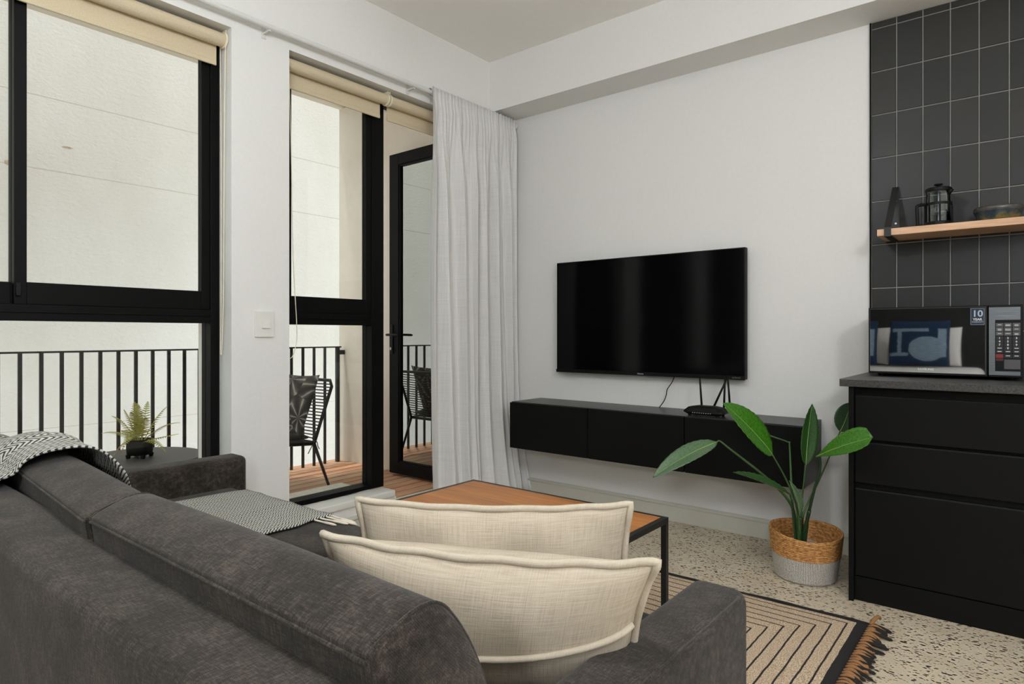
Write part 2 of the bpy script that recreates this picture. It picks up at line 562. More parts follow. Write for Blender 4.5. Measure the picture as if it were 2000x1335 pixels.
def dark_gloss(name, rgb, rough, ior):
    k = Nodes(name)
    k.color(lin(rgb)); k.b.inputs['Roughness'].default_value = rough
    k.b.inputs['IOR'].default_value = ior
    nz = k.noise(k.coord(), 3, 2)
    r = k.ramp(nz, [(0.3, rough*0.9), (0.7, rough*1.1)])
    k.link(r, k.b.inputs['Roughness'])
    return k.m
M['screen'] = dark_gloss('television_screen', (6, 6, 7), 0.10, 1.3)
M['mirror_black'] = dark_gloss('black_mirror_glass', (10, 10, 9), 0.02, 2.9)

def brushed():
    k = Nodes('brushed_silver_plastic')
    a = k.noise(k.coord(scale=(1, 1, 40)), 12, 4)
    k.color(k.ramp(a, [(0.3, lin((92, 96, 100))), (0.7, lin((128, 132, 136)))]))
    k.b.inputs['Metallic'].default_value = 0.6; k.b.inputs['Roughness'].default_value = 0.35
    return k.m
M['silver'] = brushed()
M['granite'] = plain('dark_speckled_worktop', (58, 57, 56), 0.4, nscale=150, bump=0.05, var=0.6)

TILES = [plain('charcoal_tile_%s' % n, c, 0.36, spec=0.27, nscale=9, bump=0.05, var=0.06, dist=0.003)
         for n, c in (('plain', (46, 46, 45)), ('warm', (48, 47, 45)), ('deep', (43, 43, 43)))]
M['grout'] = plain('grey_grout', (150, 147, 142), 0.9, nscale=120, bump=0.2, var=0.08)

def bowl_glaze():
    k = Nodes('blue_and_ochre_glaze')
    v = k.coord(scale=(1, 1, 1))
    a = k.noise(v, 16, 5, 0.7)
    b = k.noise(v, 45, 4, 0.7)
    sep = k.add('ShaderNodeSeparateXYZ'); k.link(k.coord(), sep.inputs[0])
    hgt = k.math('MULTIPLY', sep.outputs[2], 18.0)
    f = k.math('SUBTRACT', k.math('ADD', k.math('MULTIPLY', a, 0.9), k.math('MULTIPLY', b, 0.35)), k.math('MULTIPLY', hgt, 0.5))
    k.color(k.ramp(f, [(0.05, lin((58, 56, 52))), (0.2, lin((28, 44, 58))), (0.40, lin((50, 66, 72))), (0.56, lin((114, 100, 58)))]))
    k.b.inputs['Roughness'].default_value = 0.2
    return k.m
M['bowl'] = bowl_glaze()
M['bowl_rim'] = plain('dark_grey_glaze', (70, 68, 64), 0.25, nscale=60, var=0.3)

def leafy_print():
    k = Nodes('charcoal_leaf_print_cotton')
    v = k.coord('UV')
    sep = k.add('ShaderNodeSeparateXYZ'); k.link(v, sep.inputs[0])
    vo = k.add('ShaderNodeTexVoronoi', i_Scale=3.2); vo.voronoi_dimensions = '2D'
    k.link(v, vo.inputs['Vector'])
    mp = k.add('ShaderNodeVectorMath', operation='SUBTRACT')
    sc = k.add('ShaderNodeVectorMath', operation='SCALE'); sc.inputs['Scale'].default_value = 1.0
    k.link(v, mp.inputs[0]); k.link(vo.outputs['Position'], mp.inputs[1])
    s2 = k.add('ShaderNodeSeparateXYZ'); k.link(mp.outputs[0], s2.inputs[0])
    ang = k.math('ARCTAN2', s2.outputs[0], s2.outputs[1])
    fan = k.math('ABSOLUTE', k.math('SINE', k.math('MULTIPLY', ang, 4.0)))
    dist = vo.outputs['Distance']
    n = k.noise(v, 12, 4)
    f = k.math('ADD', k.math('MULTIPLY', fan, 0.6), k.math('MULTIPLY', n, 0.4))
    base = k.ramp(f, [(0.25, lin((168, 162, 152))), (0.42, lin((98, 95, 90))), (0.75, lin((62, 60, 57)))])
    k.color(base)
    k.b.inputs['Roughness'].default_value = 0.95
    return k.m
M['leaf_print'] = leafy_print()

# ------------------------------------------------------------------ room shell
XW, YW, ZC = -2.85, 3.5, 2.935          # window wall, television wall, ceiling
XF = -2.96                              # inner face of window frames
XO = -3.175                             # outer face of window wall
floor = tag(box('floor', M['terrazzo'], None, XW-0.15, 2.6, -2.9, YW+0.1, -0.12, 0.0), kind='structure')
ceil = tag(box('ceiling', M['ceiling'], None, XO, 2.6, -2.9, YW+0.1, ZC, ZC+0.12), kind='structure')
m = MB()
m.box(XO, XW, 1.462, 1.757, 0, 2.5)            # pier with the switch
m.box(XO, XW, -0.16, 0.15, 0, 2.5)             # pier beside the camera
m.box(XO, XW, -2.9, -1.7, 0, 2.5)
m.box(XO, XW, 3.15, YW, 0, 2.5)
m.box(XO, XW, -2.9, YW, 2.5, ZC)               # lintel
for a, b in ((0.15, 1.462), (-1.7, -0.16)):
    m.box(XO, XW, a, b, 0, 0.155)
m.box(XO, XW, 1.757, 2.443, 0, 0.155)
m.build('wall_left', M['wall'], None); bpy.data.objects['wall_left']['kind'] = 'structure'
tag(box('wall_back', M['wall'], None, XO, 2.6, YW, YW+0.1, 0, ZC), kind='structure')
tag(box('wall_right', M['wall'], None, 2.5, 2.6, -2.9, YW, 0, ZC), kind='structure')
M['dark_wall'] = plain('charcoal_wall_paint', (62, 60, 58), 0.8, nscale=40, var=0.03)
tag(box('wall_front', M['dark_wall'], None, XO, 2.6, -3.0, -2.9, 0, ZC), kind='structure')
tag(box('ceiling_beam', M['wall'], None, XW, 2.5, 3.265, YW, 2.595, ZC), kind='structure')
# skirting along the television wall and under the window
m = MB(); m.prism([(YW, 0), (YW-0.016, 0), (YW-0.016, 0.088), (YW-0.022, 0.090), (YW-0.022, 0.098), (YW-0.014, 0.106), (YW, 0.106)], XW, -0.60, 'x')
m.build('baseboard_back', M['skirting'], None, bevel=0.002); bpy.data.objects['baseboard_back']['kind'] = 'structure'
m = MB(); m.prism([(XW, 0), (XW+0.016, 0), (XW+0.016, 0.088), (XW+0.022, 0.090), (XW+0.022, 0.098), (XW+0.014, 0.106), (XW, 0.106)], -1.6, 2.443, 'y')
m.build('baseboard_left', M['skirting'], None, bevel=0.002); bpy.data.objects['baseboard_left']['kind'] = 'structure'
# inner sill blocks
M['sill'] = plain('white_sill_paint', (222, 220, 214), 0.5, nscale=60, var=0.01)
tag(box('trim_1', M['sill'], None, XF, XW+0.012, 1.757, 2.43, 0.156, 0.196, 0.008, 3), kind='structure')
tag(box('trim_2', M['sill'], None, XF, XW+0.012, 0.15, 1.462, 0.156, 0.196, 0.008, 3), kind='structure')
# exterior sills
tag(box('trim_3', M['concrete'], None, XO-0.085, XF-0.091, 1.74, 2.36, 0.171, 0.190, 0.004), kind='structure')
tag(box('trim_4', M['concrete'], None, XO-0.085, XF-0.091, 0.16, 1.452, 0.171, 0.190, 0.004), kind='structure')
# black edge strip left of the tiles
tag(box('trim_5', M['black_alu'], None, -0.604, -0.597, YW-0.014, YW, 0.905, 2.594), kind='structure')

# ------------------------------------------------------------------ kitchen wall tiles
tw = struct('wall_tiles', (0, YW, 0.9))
box('grout', M['grout'], tw, -0.597, 0.62, YW-0.007, YW-0.0005, 0.905, 2.594)
tile_me = {}
px, pz, g = 0.1052, 0.208, 0.0048
for c in range(11):
    for r in range(9):
        z0 = 1.105 + (r-1)*pz + g/2; z1 = z0 + pz - g
        z0 = max(z0, 0.909); z1 = min(z1, 2.592)
        if z1 - z0 < 0.01: continue
        key = (round(z1-z0, 4), random.randrange(3))
        if key not in tile_me:
            w, h = px-g, z1-z0
            mb = MB().box(-w/2, w/2, -0.0065, 0, -h/2, h/2)
            o = mb.build('tile', TILES[key[1]], None)
            bm = bmesh.new(); bm.from_mesh(o.data)
            bmesh.ops.bevel(bm, geom=[e for e in bm.edges if all(abs(v.co.y+0.0065) < 1e-5 for v in e.verts)], offset=0.0015, segments=1, affect='EDGES')
            bm.to_mesh(o.data); bm.free()
            tile_me[key] = o.data
        else:
            o = bpy.data.objects.new('tile', tile_me[key]); COL.objects.link(o)
        o.parent = tw
        o.location = (-0.597+px*(c+0.5)+0.0006, -0.0055+random.uniform(-0.0004, 0.0004), (z0+z1)/2-0.9)

# ------------------------------------------------------------------ windows
def pane(parent, x, y0, y1, z0, z1, m=M['glass']):
    return box('pane', m, parent, x-0.003, x+0.003, y0, y1, z0, z1)

def window(n, ya, yb, mull=None, right_post=0.043, left_post=0.043, slider=True):
    w = struct('window_%d' % n, (XF-0.045, (ya+yb)/2, 0.19))
    a, b = XF-0.09, XF
    zt0, zt1 = 1.143, 1.205
    e = 0.0005
    f = MB()
    f.box(a, b, ya+e, ya+left_post, 0.197, 2.499)
    f.box(a, b, yb-right_post, yb-e, 0.197, 2.499)
    f.box(a, b, ya+left_post, yb-right_post, 2.455, 2.499)
    f.box(a, b, ya+left_post, yb-right_post, 0.197, 0.220)
    f.box(a, b, ya+left_post, yb-right_post, zt0, zt1)
    f.box(b-0.001, b+0.004, ya+left_post, yb-right_post, zt1-0.032, zt1-0.026)
    f.build('window_frame', M['black_alu'], w, bevel=0.002)
    pane(w, XF-0.05, ya+left_post, yb-right_post, 0.220, zt0)
    spans = [(ya+left_post, yb-right_post)] if mull is None else [(ya+left_post, mull+0.02), (mull-0.02, yb-right_post)]
    for i, (s0, s1) in enumerate(spans):
        x0 = XF-0.04 if i == len(spans)-1 else XF-0.082
        x1 = x0+0.036
        s = MB()
        st = 0.040
        s.box(x0, x1, s0+e, s0+st, zt1, 2.455); s.box(x0, x1, s1-st, s1-e, zt1, 2.455)
        s.box(x0, x1, s0+st, s1-st, zt1+e, zt1+0.085); s.box(x0, x1, s0+st, s1-st, 2.40, 2.4545)
        so = s.build('sash', M['black_alu'], w, bevel=0.002)
        box('pane', M['glass'], so, x0+0.015, x0+0.021, s0+st, s1-st, zt1+0.085, 2.40)
    return w
w1 = window(1, 0.15, 1.462, mull=0.70)
w2 = window(2, 1.757, 2.443, right_post=0.088)
w3 = window(3, -1.7, -0.16, mull=-0.93)
# sash latch of the first window
box('latch', M['plastic_black'], w1, XF, XF+0.012, 0.683, 0.700, 1.235, 1.285, 0.003)

# ------------------------------------------------------------------ glazed door, opened outwards
d = struct('door_1', (-3.06, 3.137, 0.06))
dx0, dx1, dy0, dy1, dz0, dz1 = -3.737, -3.035, 3.137, 3.187, 0.058, 2.434
f = MB(); st = 0.102
f.box(dx0, dx0+st, dy0, dy1, dz0, dz1); f.box(dx1-st, dx1, dy0, dy1, dz0, dz1)
f.box(dx0+st, dx1-st, dy0, dy1, dz0, dz0+0.085); f.box(dx0+st, dx1-st, dy0, dy1, dz1-0.085, dz1)
f.build('door_frame', M['black_alu'], d, bevel=0.003)
f = MB(); q = 0.012
f.box(dx0+st, dx0+st+q, dy0+0.006, dy0+0.02, dz0+0.085, dz1-0.085); f.box(dx1-st-q, dx1-st, dy0+0.006, dy0+0.02, dz0+0.085, dz1-0.085)
f.box(dx0+st+q, dx1-st-q, dy0+0.006, dy0+0.02, dz0+0.085, dz0+0.085+q); f.box(dx0+st+q, dx1-st-q, dy0+0.006, dy0+0.02, dz1-0.085-q, dz1-0.085)
f.build('glazing_bead', M['black_alu'], d, bevel=0.002)
box('pane', M['door_glass'], d, dx0+st, dx1-st, dy0+0.022, dy0+0.030, dz0+0.085, dz1-0.085)
f = MB(); f.box(-3.716, -3.690, dy0-0.008, dy0, 0.945, 1.165)
f.build('handle_plate', M['plastic_black'], d, bevel=0.003)
f = MB(); f.tube([(-3.703, dy0-0.005, 1.088), (-3.703, dy0-0.05, 1.088)], 0.009, 10)
f.tube(catmull([(-3.712, dy0-0.048, 1.088), (-3.66, dy0-0.052, 1.088), (-3.585, dy0-0.046, 1.086)], 4), [0.009]*8+[0.007], 10)
f.build('door_handle', M['plastic_black'], d, smooth=True)
f = MB(); f.lathe([(0.011, dy0-0.018), (0.011, dy0)], (-3.703, 0, 0.985), 14, axis='y')
f.build('lock_cylinder', M['steel'], d)
# fixed frame of the doorway
df = struct('door_frame_1', (XF-0.045, 2.8, 0.04))
f = MB(); f.box(XF-0.09, XF, 3.112, 3.149, 0.0, 2.499); f.box(XF-0.09, XF, 2.4435, 3.112, 2.455, 2.499)
f.build('jamb', M['black_alu'], df, bevel=0.002)
box('threshold', M['concrete'], df, XO-0.01, XW, 2.4435, 3.149, 0.0, 0.034, 0.003)

# ------------------------------------------------------------------ balcony
deck = struct('balcony_deck', (-3.85, 1.0, 0.0))
M['under_deck'] = plain('dark_under_deck', (36, 28, 24), 0.9, nscale=20, var=0.2)
box('deck_base', M['under_deck'], deck, -4.56, XO-0.001, -2.9, 3.249, -0.16, 0.004)
xs = -4.555; bw = 0.0955
for i in range(14):
    b = MB()
    b.box(xs+i*bw*1.03, xs+i*bw*1.03+bw-0.0085, -2.9, 3.247, 0.006, 0.040)
    b.build('deck_board', DECKS[(i*2+i//3) % 3], deck, bevel=0.002)
tag(box('wall_balcony_end', M['end_wall'], None, -4.515, XO-0.001, 3.25, 3.45, -0.2, 2.98), kind='structure')
tag(box('balcony_slab_above', M['end_wall'], None, -4.56, XO-0.001, -8.0, 12.0, 3.0, 5.6), kind='structure')  # slab casts the end-wall shadow; unseen storey height added to even the skylight
wo = struct('wall_outer', (-7.0, 2.0, 0.0))
for z0, z1 in ((-3.2, 0.227), (0.234, 2.593), (2.601, 3.259), (3.267, 4.7)):
    box('render_course', M['outer'], wo, -7.2, -7.0, -8.0, 13.0, z0, z1, 0.003)
box('joint_backing', M['concrete'], wo, -7.19, -7.004, -7.99, 12.99, -3.19, 4.69)
M['chip'] = plain('chipped_plaster', (176, 158, 138), 0.95, nscale=60, bump=0.5, var=0.2)
def chip(y, z, ry, rz, seed):
    r_ = random.Random(seed); mb = MB(); n_ = 14
    ring = [(y+ry*cos(2*pi*k/n_)*r_.uniform(0.6, 1.1), z+rz*sin(2*pi*k/n_)*r_.uniform(0.6, 1.1)) for k in range(n_)]
    mb.v = [(-7.003, *p) for p in ring]+[(-6.994, y+(p[0]-y)*0.7, z+(p[1]-z)*0.7) for p in ring]+[(-6.998, y, z)]
    for k in range(n_):
        l = (k+1) % n_
        mb.f += [(k, l, n_+l, n_+k), (n_+k, n_+l, 2*n_)]
    mb.build('chipped_spot', M['chip'], wo)
chip(1.56, 2.607, 0.028, 0.03, 1); chip(2.01, 2.84, 0.05, 0.014, 2)
tag(box('ground', M['concrete'], None, -7.0, XO, -8, 13, -3.3, -3.2), kind='structure')

rail = thing('balcony_railing', (-4.45, 0.5, 0.04), 'black metal balcony railing of thin upright bars behind the window', 'railing')
box('top_rail', M['black_paint'], rail, -4.465, -4.435, -2.6, 3.215, 0.982, 0.993)
bar = None
ys = [1.048+0.1008*i for i in range(-36, 21)]
for y in ys:
    if y > 3.14 or y < -2.6: continue
    if bar is None:
        bar = box('baluster', M['black_paint'], rail, -4.456, -4.444, y-0.010, y+0.010, 0.0405, 0.982)
        y0b = y
    else:
        o = bar.copy(); COL.objects.link(o); o.parent = rail
        o.location = (0, y-y0b, 0)
box('end_post', M['black_paint'], rail, -4.464, -4.436, 3.172, 3.200, 0.0405, 0.993, 0.002)
box('wall_bracket', M['black_paint'], rail, -4.46, -4.435, 3.2005, 3.2495, 0.925, 0.962, 0.002)

# round table with fern
tb = thing('balcony_table', (-3.79, 1.42, 0.04), 'low round dark grey metal table on the balcony holding the potted fern', 'table')
MB().lathe([(0.0, 0.408), (0.315, 0.408), (0.325, 0.413), (0.325, 0.418), (0.320, 0.420), (0.0, 0.420)], (-3.79, 1.42, 0), 48, False, False).build('table_top', M['table_grey'], tb, bevel=0)
for k in range(3):
    a = k*2.094+0.5
    MB().tube([(-3.79+0.23*cos(a), 1.42+0.23*sin(a), 0.41), (-3.79+0.28*cos(a), 1.42+0.28*sin(a), 0.041)], 0.010, 8).build('leg', M['black_paint'], tb, smooth=True)

fp = thing('potted_fern', (-3.77, 1.42, 0.42), 'yellow-green fern in a small square black pot on the balcony table', 'plant')
cx, cy, cz = -3.77, 1.42, 0.4215
def rsq(r, a, n=4.0):
    return r/((abs(cos(a))**n+abs(sin(a))**n)**(1/n))
def pot_ring(i, j, prof):
    r, h = prof[i]; a = 2*pi*j/40
    q = rsq(r, a); aa = a+radians(40)
    return (cx+q*cos(aa), cy+q*sin(aa), cz+h)
prof = [(0.040, 0.014), (0.053, 0.017), (0.056, 0.05), (0.056, 0.093), (0.053, 0.100), (0.047, 0.100), (0.046, 0.085), (0.0, 0.083)]
MB().grid(lambda i, j: pot_ring(i, j, prof), len(prof), 40, closed_v=True).build('pot', M['plastic_black'], fp, smooth=True)
for k in range(4):
    a = radians(40+45)+k*pi/2
    MB().lathe([(0.010, 0), (0.014, 0.02)], (cx+0.056*cos(a), cy+0.056*sin(a), cz), 10).build('pot_foot', M['plastic_black'], fp)
def frond(az, rise, reach, droop, m, n=15):
    base = Vector((cx+0.02*cos(az), cy+0.02*sin(az), cz+0.088))
    dirv = Vector((cos(az), sin(az), 0))
    pts = []
    for i in range(n+1):
        s = i/n
        pts.append(base + dirv*reach*s + Vector((0, 0, rise*s*1.6-(rise*0.6+droop)*s*s)))
    mb = MB(); mb.tube(pts, [0.0022*(1-0.6*i/n) for i in range(n+1)], 5)
    side = dirv.cross(Vector((0, 0, 1)))
    for i in range(2, n):
        s = i/n
        L = 0.038*(sin(pi*min(1, 0.25+s*0.75))**0.7)*(1.15-s*0.55)
        t = (pts[i+1]-pts[i-1]).normalized()
        nrm = side.cross(t)
        for sg in (-1, 1):
            p = pts[i]; tip = p+side*sg*L+t*L*0.35-nrm*0.2*L
            b = len(mb.v); w = 0.0030
            mb.v += [tuple(p-t*w), tuple(p+t*w), tuple(p*0.5+tip*0.5+t*w*1.1+nrm*0.001), tuple(tip), tuple(p*0.5+tip*0.5-t*w*1.1+nrm*0.001)]
            mb.f += [(b, b+1, b+2, b+3, b+4)]
    mb.build('frond', m, fp, solid=0.0006)
# camera-right on the balcony is direction (0.78, 0.63); left is the opposite
aR = math.atan2(0.631, 0.776)
for az, rise, reach, droop, br in ((aR, 0.13, 0.20, 0.03, 0), (aR+0.3, 0.02, 0.17, -0.01, 0), (aR-0.3, 0.04, 0.16, 0.09, 0), (aR+0.8, 0.17, 0.12, -0.01, 0),
        (aR+pi, 0.09, 0.19, 0.05, 0), (aR+pi-0.35, 0.07, 0.12, 0.02, 0), (aR+pi+0.55, 0.05, 0.12, 0.16, 1), (aR+pi-0.9, 0.20, 0.07, 0.0, 0), (aR+1.5, 0.21, 0.05, 0.0, 0),
        (aR-1.5, 0.19, 0.07, 0.02, 0), (aR-1.2, 0.17, 0.08, 0.02, 0), (aR-1.9, 0.10, 0.09, 0.14, 0), (aR+2.2, 0.19, 0.06, 0.0, 0), (aR-0.8, 0.16, 0.10, 0.02, 0), (aR+pi+0.2, 0.16, 0.12, 0.02, 0), (aR-1.55, 0.22, 0.03, 0.0, 0), (aR+pi+0.9, 0.18, 0.06, 0.0, 0)):
    frond(az, rise, reach, droop, M['fern_brown'] if br else M['fern'])

# balcony chair
ch = thing('balcony_chair', (-4.0, 2.25, 0.04), 'black metal chair with thin horizontal cords on the timber balcony deck', 'chair')
xn, xf = -3.737, -4.262
J, T, FT = (2.489, 0.357), (2.640, 0.772), (2.603, 0.041)
SF, FF = (2.00, 0.400), (1.90, 0.041)
# back hoop
hoop = [(xn, *J), (xn, J[0]+(T[0]-J[0])*0.5, J[1]+(T[1]-J[1])*0.5), (xn, T[0]-0.012, T[1]-0.04), (xn-0.035, *T), (xf+0.035, *T), (xf, T[0]-0.012, T[1]-0.04), (xf, J[0]+(T[0]-J[0])*0.5, J[1]+(T[1]-J[1])*0.5), (xf, *J)]
MB().tube(hoop, 0.0115, 10).build('back_frame', M['black_paint'], ch, smooth=True)
MB().tube([(xn, *J), (xn, *SF), (xf, *SF), (xf, *J)], 0.0115, 10, closed=True).build('seat_frame', M['black_paint'], ch, smooth=True)
for x, sx in ((xn, 1), (xf, -1)):
    MB().tube([(x, *J), (x+0.012*sx, *FT)], [0.0115, 0.009], 10).build('leg', M['black_paint'], ch, smooth=True)
    MB().tube([(x, *SF), (x+0.012*sx, *FF)], [0.0115, 0.009], 10).build('leg', M['black_paint'], ch, smooth=True)
for i in range(19):
    s = (i+0.6)/19.8
    y = J[0]+(T[0]-J[0])*s; z = J[1]+(T[1]-J[1])*s
    MB().tube([(xn, y, z), ((xn+xf)/2, y+0.018, z-0.006), (xf, y, z)], 0.0042, 6).build('back_cord', M['black_paint'], ch)
for i in range(12):
    s = (i+0.8)/12.6
    y = J[0]+(SF[0]-J[0])*s; z = J[1]+(SF[1]-J[1])*s
    MB().tube([(xn, y, z), (xf, y, z)], 0.0042, 6).build('seat_cord', M['black_paint'], ch)

def pillow_surface(w, h, T, sag=0.06, nu=26, nv=20, power=0.55, wrinkle=0.0, seed=0, pinch=0.0):
    """front and back faces sharing a seam; returns verts (u, v, n), faces, uv, rim indices"""
    rnd = random.Random(seed)
    ph = [rnd.uniform(0, 6.28) for _ in range(6)]
    V = []; UV = []; idx = {}
    for side in (1, -1):
        for i in range(nu+1):
            for j in range(nv+1):
                rim = i in (0, nu) or j in (0, nv)
                if rim and side == -1:
                    idx[(side, i, j)] = idx[(1, i, j)]; continue
                u = -1+2*i/nu; v = -1+2*j/nv
                uu = math.copysign(1-(1-abs(u))**1.25, u); vv = math.copysign(1-(1-abs(v))**1.25, v)
                t = (max(0, 1-uu*uu)*max(0, 1-vv*vv))**power
                x = uu*w/2*(1-sag*(1-vv*vv)*0.55)
                y = vv*h/2*(1-sag*(1-uu*uu)*(1.0))
                n = side*T*t
                if wrinkle:
                    n += side*wrinkle*t*(sin(9*uu+4*vv+ph[0])+0.7*sin(6*vv-7*uu+ph[1])+0.5*sin(15*uu*vv+ph[2]))
                idx[(side, i, j)] = len(V); V.append((x, y, n)); UV.append((0.5+uu/2*w*1.6, 0.5+vv/2*h*1.6))
    F = []
    for side in (1, -1):
        for i in range(nu):
            for j in range(nv):
                q = (idx[(side, i, j)], idx[(side, i+1, j)], idx[(side, i+1, j+1)], idx[(side, i, j+1)])
                F.append(q if side == 1 else tuple(reversed(q)))
    rim = [idx[(1, i, 0)] for i in range(nu)] + [idx[(1, nu, j)] for j in range(nv)] + [idx[(1, i, nv)] for i in range(nu, 0, -1)] + [idx[(1, 0, j)] for j in range(nv, 0, -1)]
    return V, F, UV, rim

def place(V, O, ex, ey, en):
    return [tuple(O+ex*p[0]+ey*p[1]+en*p[2]) for p in V]

# seat pad and cushion on the chair
sp = MB()
V, F, UV, rim = pillow_surface(0.50, 0.47, 0.030, sag=0.02, nu=14, nv=14, power=0.3)
ey = Vector((0, J[0]-SF[0], J[1]-SF[1])).normalized(); ex = Vector((1, 0, 0)); en = ex.cross(ey)
sp.v = place(V, Vector((-4.0, 2.245, 0.419)), ex, ey, en); sp.f = F
pad = thing('seat_pad', (-4.0, 2.245, 0.39), 'dark grey tied seat pad on the black balcony chair', 'cushion')
sp.build('pad', M['charcoal_fabric'], pad, smooth=True)
MB().tube(catmull([(xn+0.006, 2.47, 0.395), (xn+0.022, 2.475, 0.375), (xn+0.018, 2.45, 0.33), (xn+0.02, 2.43, 0.30)], 4), 0.003, 6).build('tie', M['charcoal_fabric'], pad)
MB().tube(catmull([(xn+0.006, 2.478, 0.39), (xn+0.024, 2.495, 0.37), (xn+0.02, 2.505, 0.34), (xn+0.022, 2.515, 0.32)], 4), 0.003, 6).build('tie', M['charcoal_fabric'], pad)
cu = MB()
V, F, UV, rim = pillow_surface(0.47, 0.44, 0.058, sag=0.08, nu=20, nv=20)
up = Vector((0, 0.34, 0.94)).normalized(); ex = Vector((1, 0.03, 0)).normalized(); ex = (ex-up*ex.dot(up)).normalized(); en = ex.cross(up)
cu.v = place(V, Vector((-3.985, 2.462, 0.612)), ex, up, en); cu.f = F
o = cu.build('scatter_cushion', M['leaf_print'], None, smooth=True, uvs=UV)
tag(o, 'charcoal scatter cushion printed with pale leaves on the balcony chair', 'cushion')

# ------------------------------------------------------------------ roller blinds, rod, curtain, switch
def blind(y0, y1, xt, zt, drop, label, chain=None):
    b = thing('roller_blind', (xt, (y0+y1)/2, zt), label, 'blind', 'cream roller blinds in the window openings')
    MB().lathe([(0.031, y0+0.012), (0.031, y1-0.012)], (xt, 0, zt), 24, axis='y').build('roller', M['blind'], b, smooth=False)
    box('blind_fabric', M['blind'], b, xt-0.033, xt-0.0305, y0+0.022, y1-0.026, drop, zt)
    m = MB(); m.box(xt-0.037, xt-0.027, y0+0.022, y1-0.026, drop-0.006, drop+0.016)
    m.build('bottom_bar', M['blind'], b, bevel=0.003)
    m = MB(); m.box(xt-0.0295, xt-0.0275, y0+0.030, y1-0.034, drop+0.0165, drop+0.030)
    for y, s in ((y0+0.003, 1), (y1-0.003, -1)):
        m = MB()
        m.lathe([(0.036, y), (0.036, y+0.009*s)], (xt, 0, zt), 24, axis='y')
        m.box(xt-0.02, xt+0.02, min(y, y+0.003*s), max(y, y+0.003*s), zt, 2.498)
        m.build('bracket', M['cream_plastic'], b)
    if chain:
        MB().tube(chain, 0.0021, 6).build('chain', M['cream_plastic'], b)
    return b
blind(0.152, 1.460, -2.905, 2.452, 2.345, 'wide cream roller blind rolled up at the top of the left window',
      catmull([(-2.885, 1.452, 2.45), (-2.893, 1.450, 1.9), (-2.895, 1.447, 1.3), (-2.897, 1.441, 1.03), (-2.905, 1.440, 1.0), (-2.915, 1.443, 1.03), (-2.915, 1.446, 1.25), (-2.925, 1.452, 1.9), (-2.935, 1.452, 2.45)], 5))
blind(1.759, 2.420, -2.905, 2.452, 2.352, 'cream roller blind above the fixed glass panel beside the balcony door',
      catmull([(-2.90, 1.785, 2.45), (-2.905, 1.802, 2.0), (-2.91, 1.815, 1.5), (-2.912, 1.838, 1.13), (-2.914, 1.833, 1.03), (-2.918, 1.806, 0.97), (-2.925, 1.768, 1.03), (-2.93, 1.765, 1.6), (-2.935, 1.763, 2.45)], 5))
blind(2.424, 3.146, -2.905, 2.452, 2.352, 'cream roller blind over the open balcony doorway behind the curtain')

rod = thing('curtain_rod', (-2.795, 1.0, 2.54), 'long white curtain pole running above the windows to the corner', 'curtain rod')
MB().lathe([(0.0135, -1.75), (0.0135, 3.462)], (-2.795, 0, 2.545), 16, axis='y').build('pole', M['white_metal'], rod, smooth=False)
MB().lathe([(0.0, 3.461), (0.018, 3.463), (0.022, 3.472), (0.020, 3.482), (0.0, 3.486)], (-2.795, 0, 2.545), 16, False, False, axis='y').build('finial', M['white_metal'], rod, smooth=True)
for y in (-1.4, 0.3, 1.62, 2.53, 3.44):
    m = MB(); m.box(XW, -2.79, y-0.006, y+0.006, 2.524, 2.531); m.box(XW, XW+0.004, y-0.012, y+0.012, 2.505, 2.56)
    m.build('bracket', M['white_metal'], rod, bevel=0.001)

cur = thing('curtain', (-2.79, 3.05, 0.02), 'white slub cotton curtain gathered on the pole beside the television', 'curtain')
NU, NV = 220, 40
rc = random.Random(4)
phs = [rc.uniform(0, 6.28) for _ in range(8)]
def fold(u, v):
    # u along the pole 0..1, v from top 0 to floor 1
    top = 0.011*sin(2*pi*26*u+phs[0]) + 0.006*sin(2*pi*41*u+phs[1])
    uu = u + 0.012*sin(3*v+9*u)
    low = 0.030*sin(2*pi*6.6*uu+phs[2]+0.9*v) + 0.018*sin(2*pi*11.3*uu+phs[3]-0.7*v) + 0.008*sin(2*pi*23*uu+phs[4]) 
    g = min(1.0, max(0.0, (v-0.03)/0.22)); g = g*g*(3-2*g)
    return top*(1-g)+low*g*(0.85+0.55*v)
def cpt(i, j):
    u = i/(NU-1); v = j/(NV-1)
    z = 2.572-(2.572-0.012)*v
    ya = 2.655 + 0.03*sin(2.2*v) + 0.03*max(0, v-0.75)*-4*0.5
    yb = 3.435 + 0.04*v
    y = ya+(yb-ya)*u
    x = -2.770 + fold(u, v) + 0.012*sin(4*v+phs[5])
    if v > 0.72: x += (v-0.72)**2*0.75*(0.4+0.8*u)
    y += 0.012*sin(2*pi*6.6*u+phs[2]+1.2)*min(1, v*3)
    # pocket wraps over the pole
    if v < 0.03: x = -2.770+fold(u, v)*0.6
    return (x, y, z)
MB().grid(cpt, NU, NV).build('curtain_cloth', M['curtain'], cur, smooth=True, solid=0.0015,
      uvs=[(i/(NU-1)*1.6, j/(NV-1)*2.5) for i in range(NU) for j in range(NV)])
def hpt(i, j):
    u = i/(NU-1); a = -0.4*pi + j/10*1.8*pi
    x, y, z = cpt(i, 0)
    f_ = fold(u, 0)*0.35
    return (-2.795+(0.0185+f_*0.5)*cos(a)+f_*0.3, y, 2.545+0.022*sin(a)+0.002*sin(2*pi*26*u))
MB().grid(hpt, NU, 11).build('rod_pocket', M['curtain'], cur, smooth=True, solid=0.0015, uvs=[(i/(NU-1)*1.6, j*0.01) for i in range(NU) for j in range(11)])

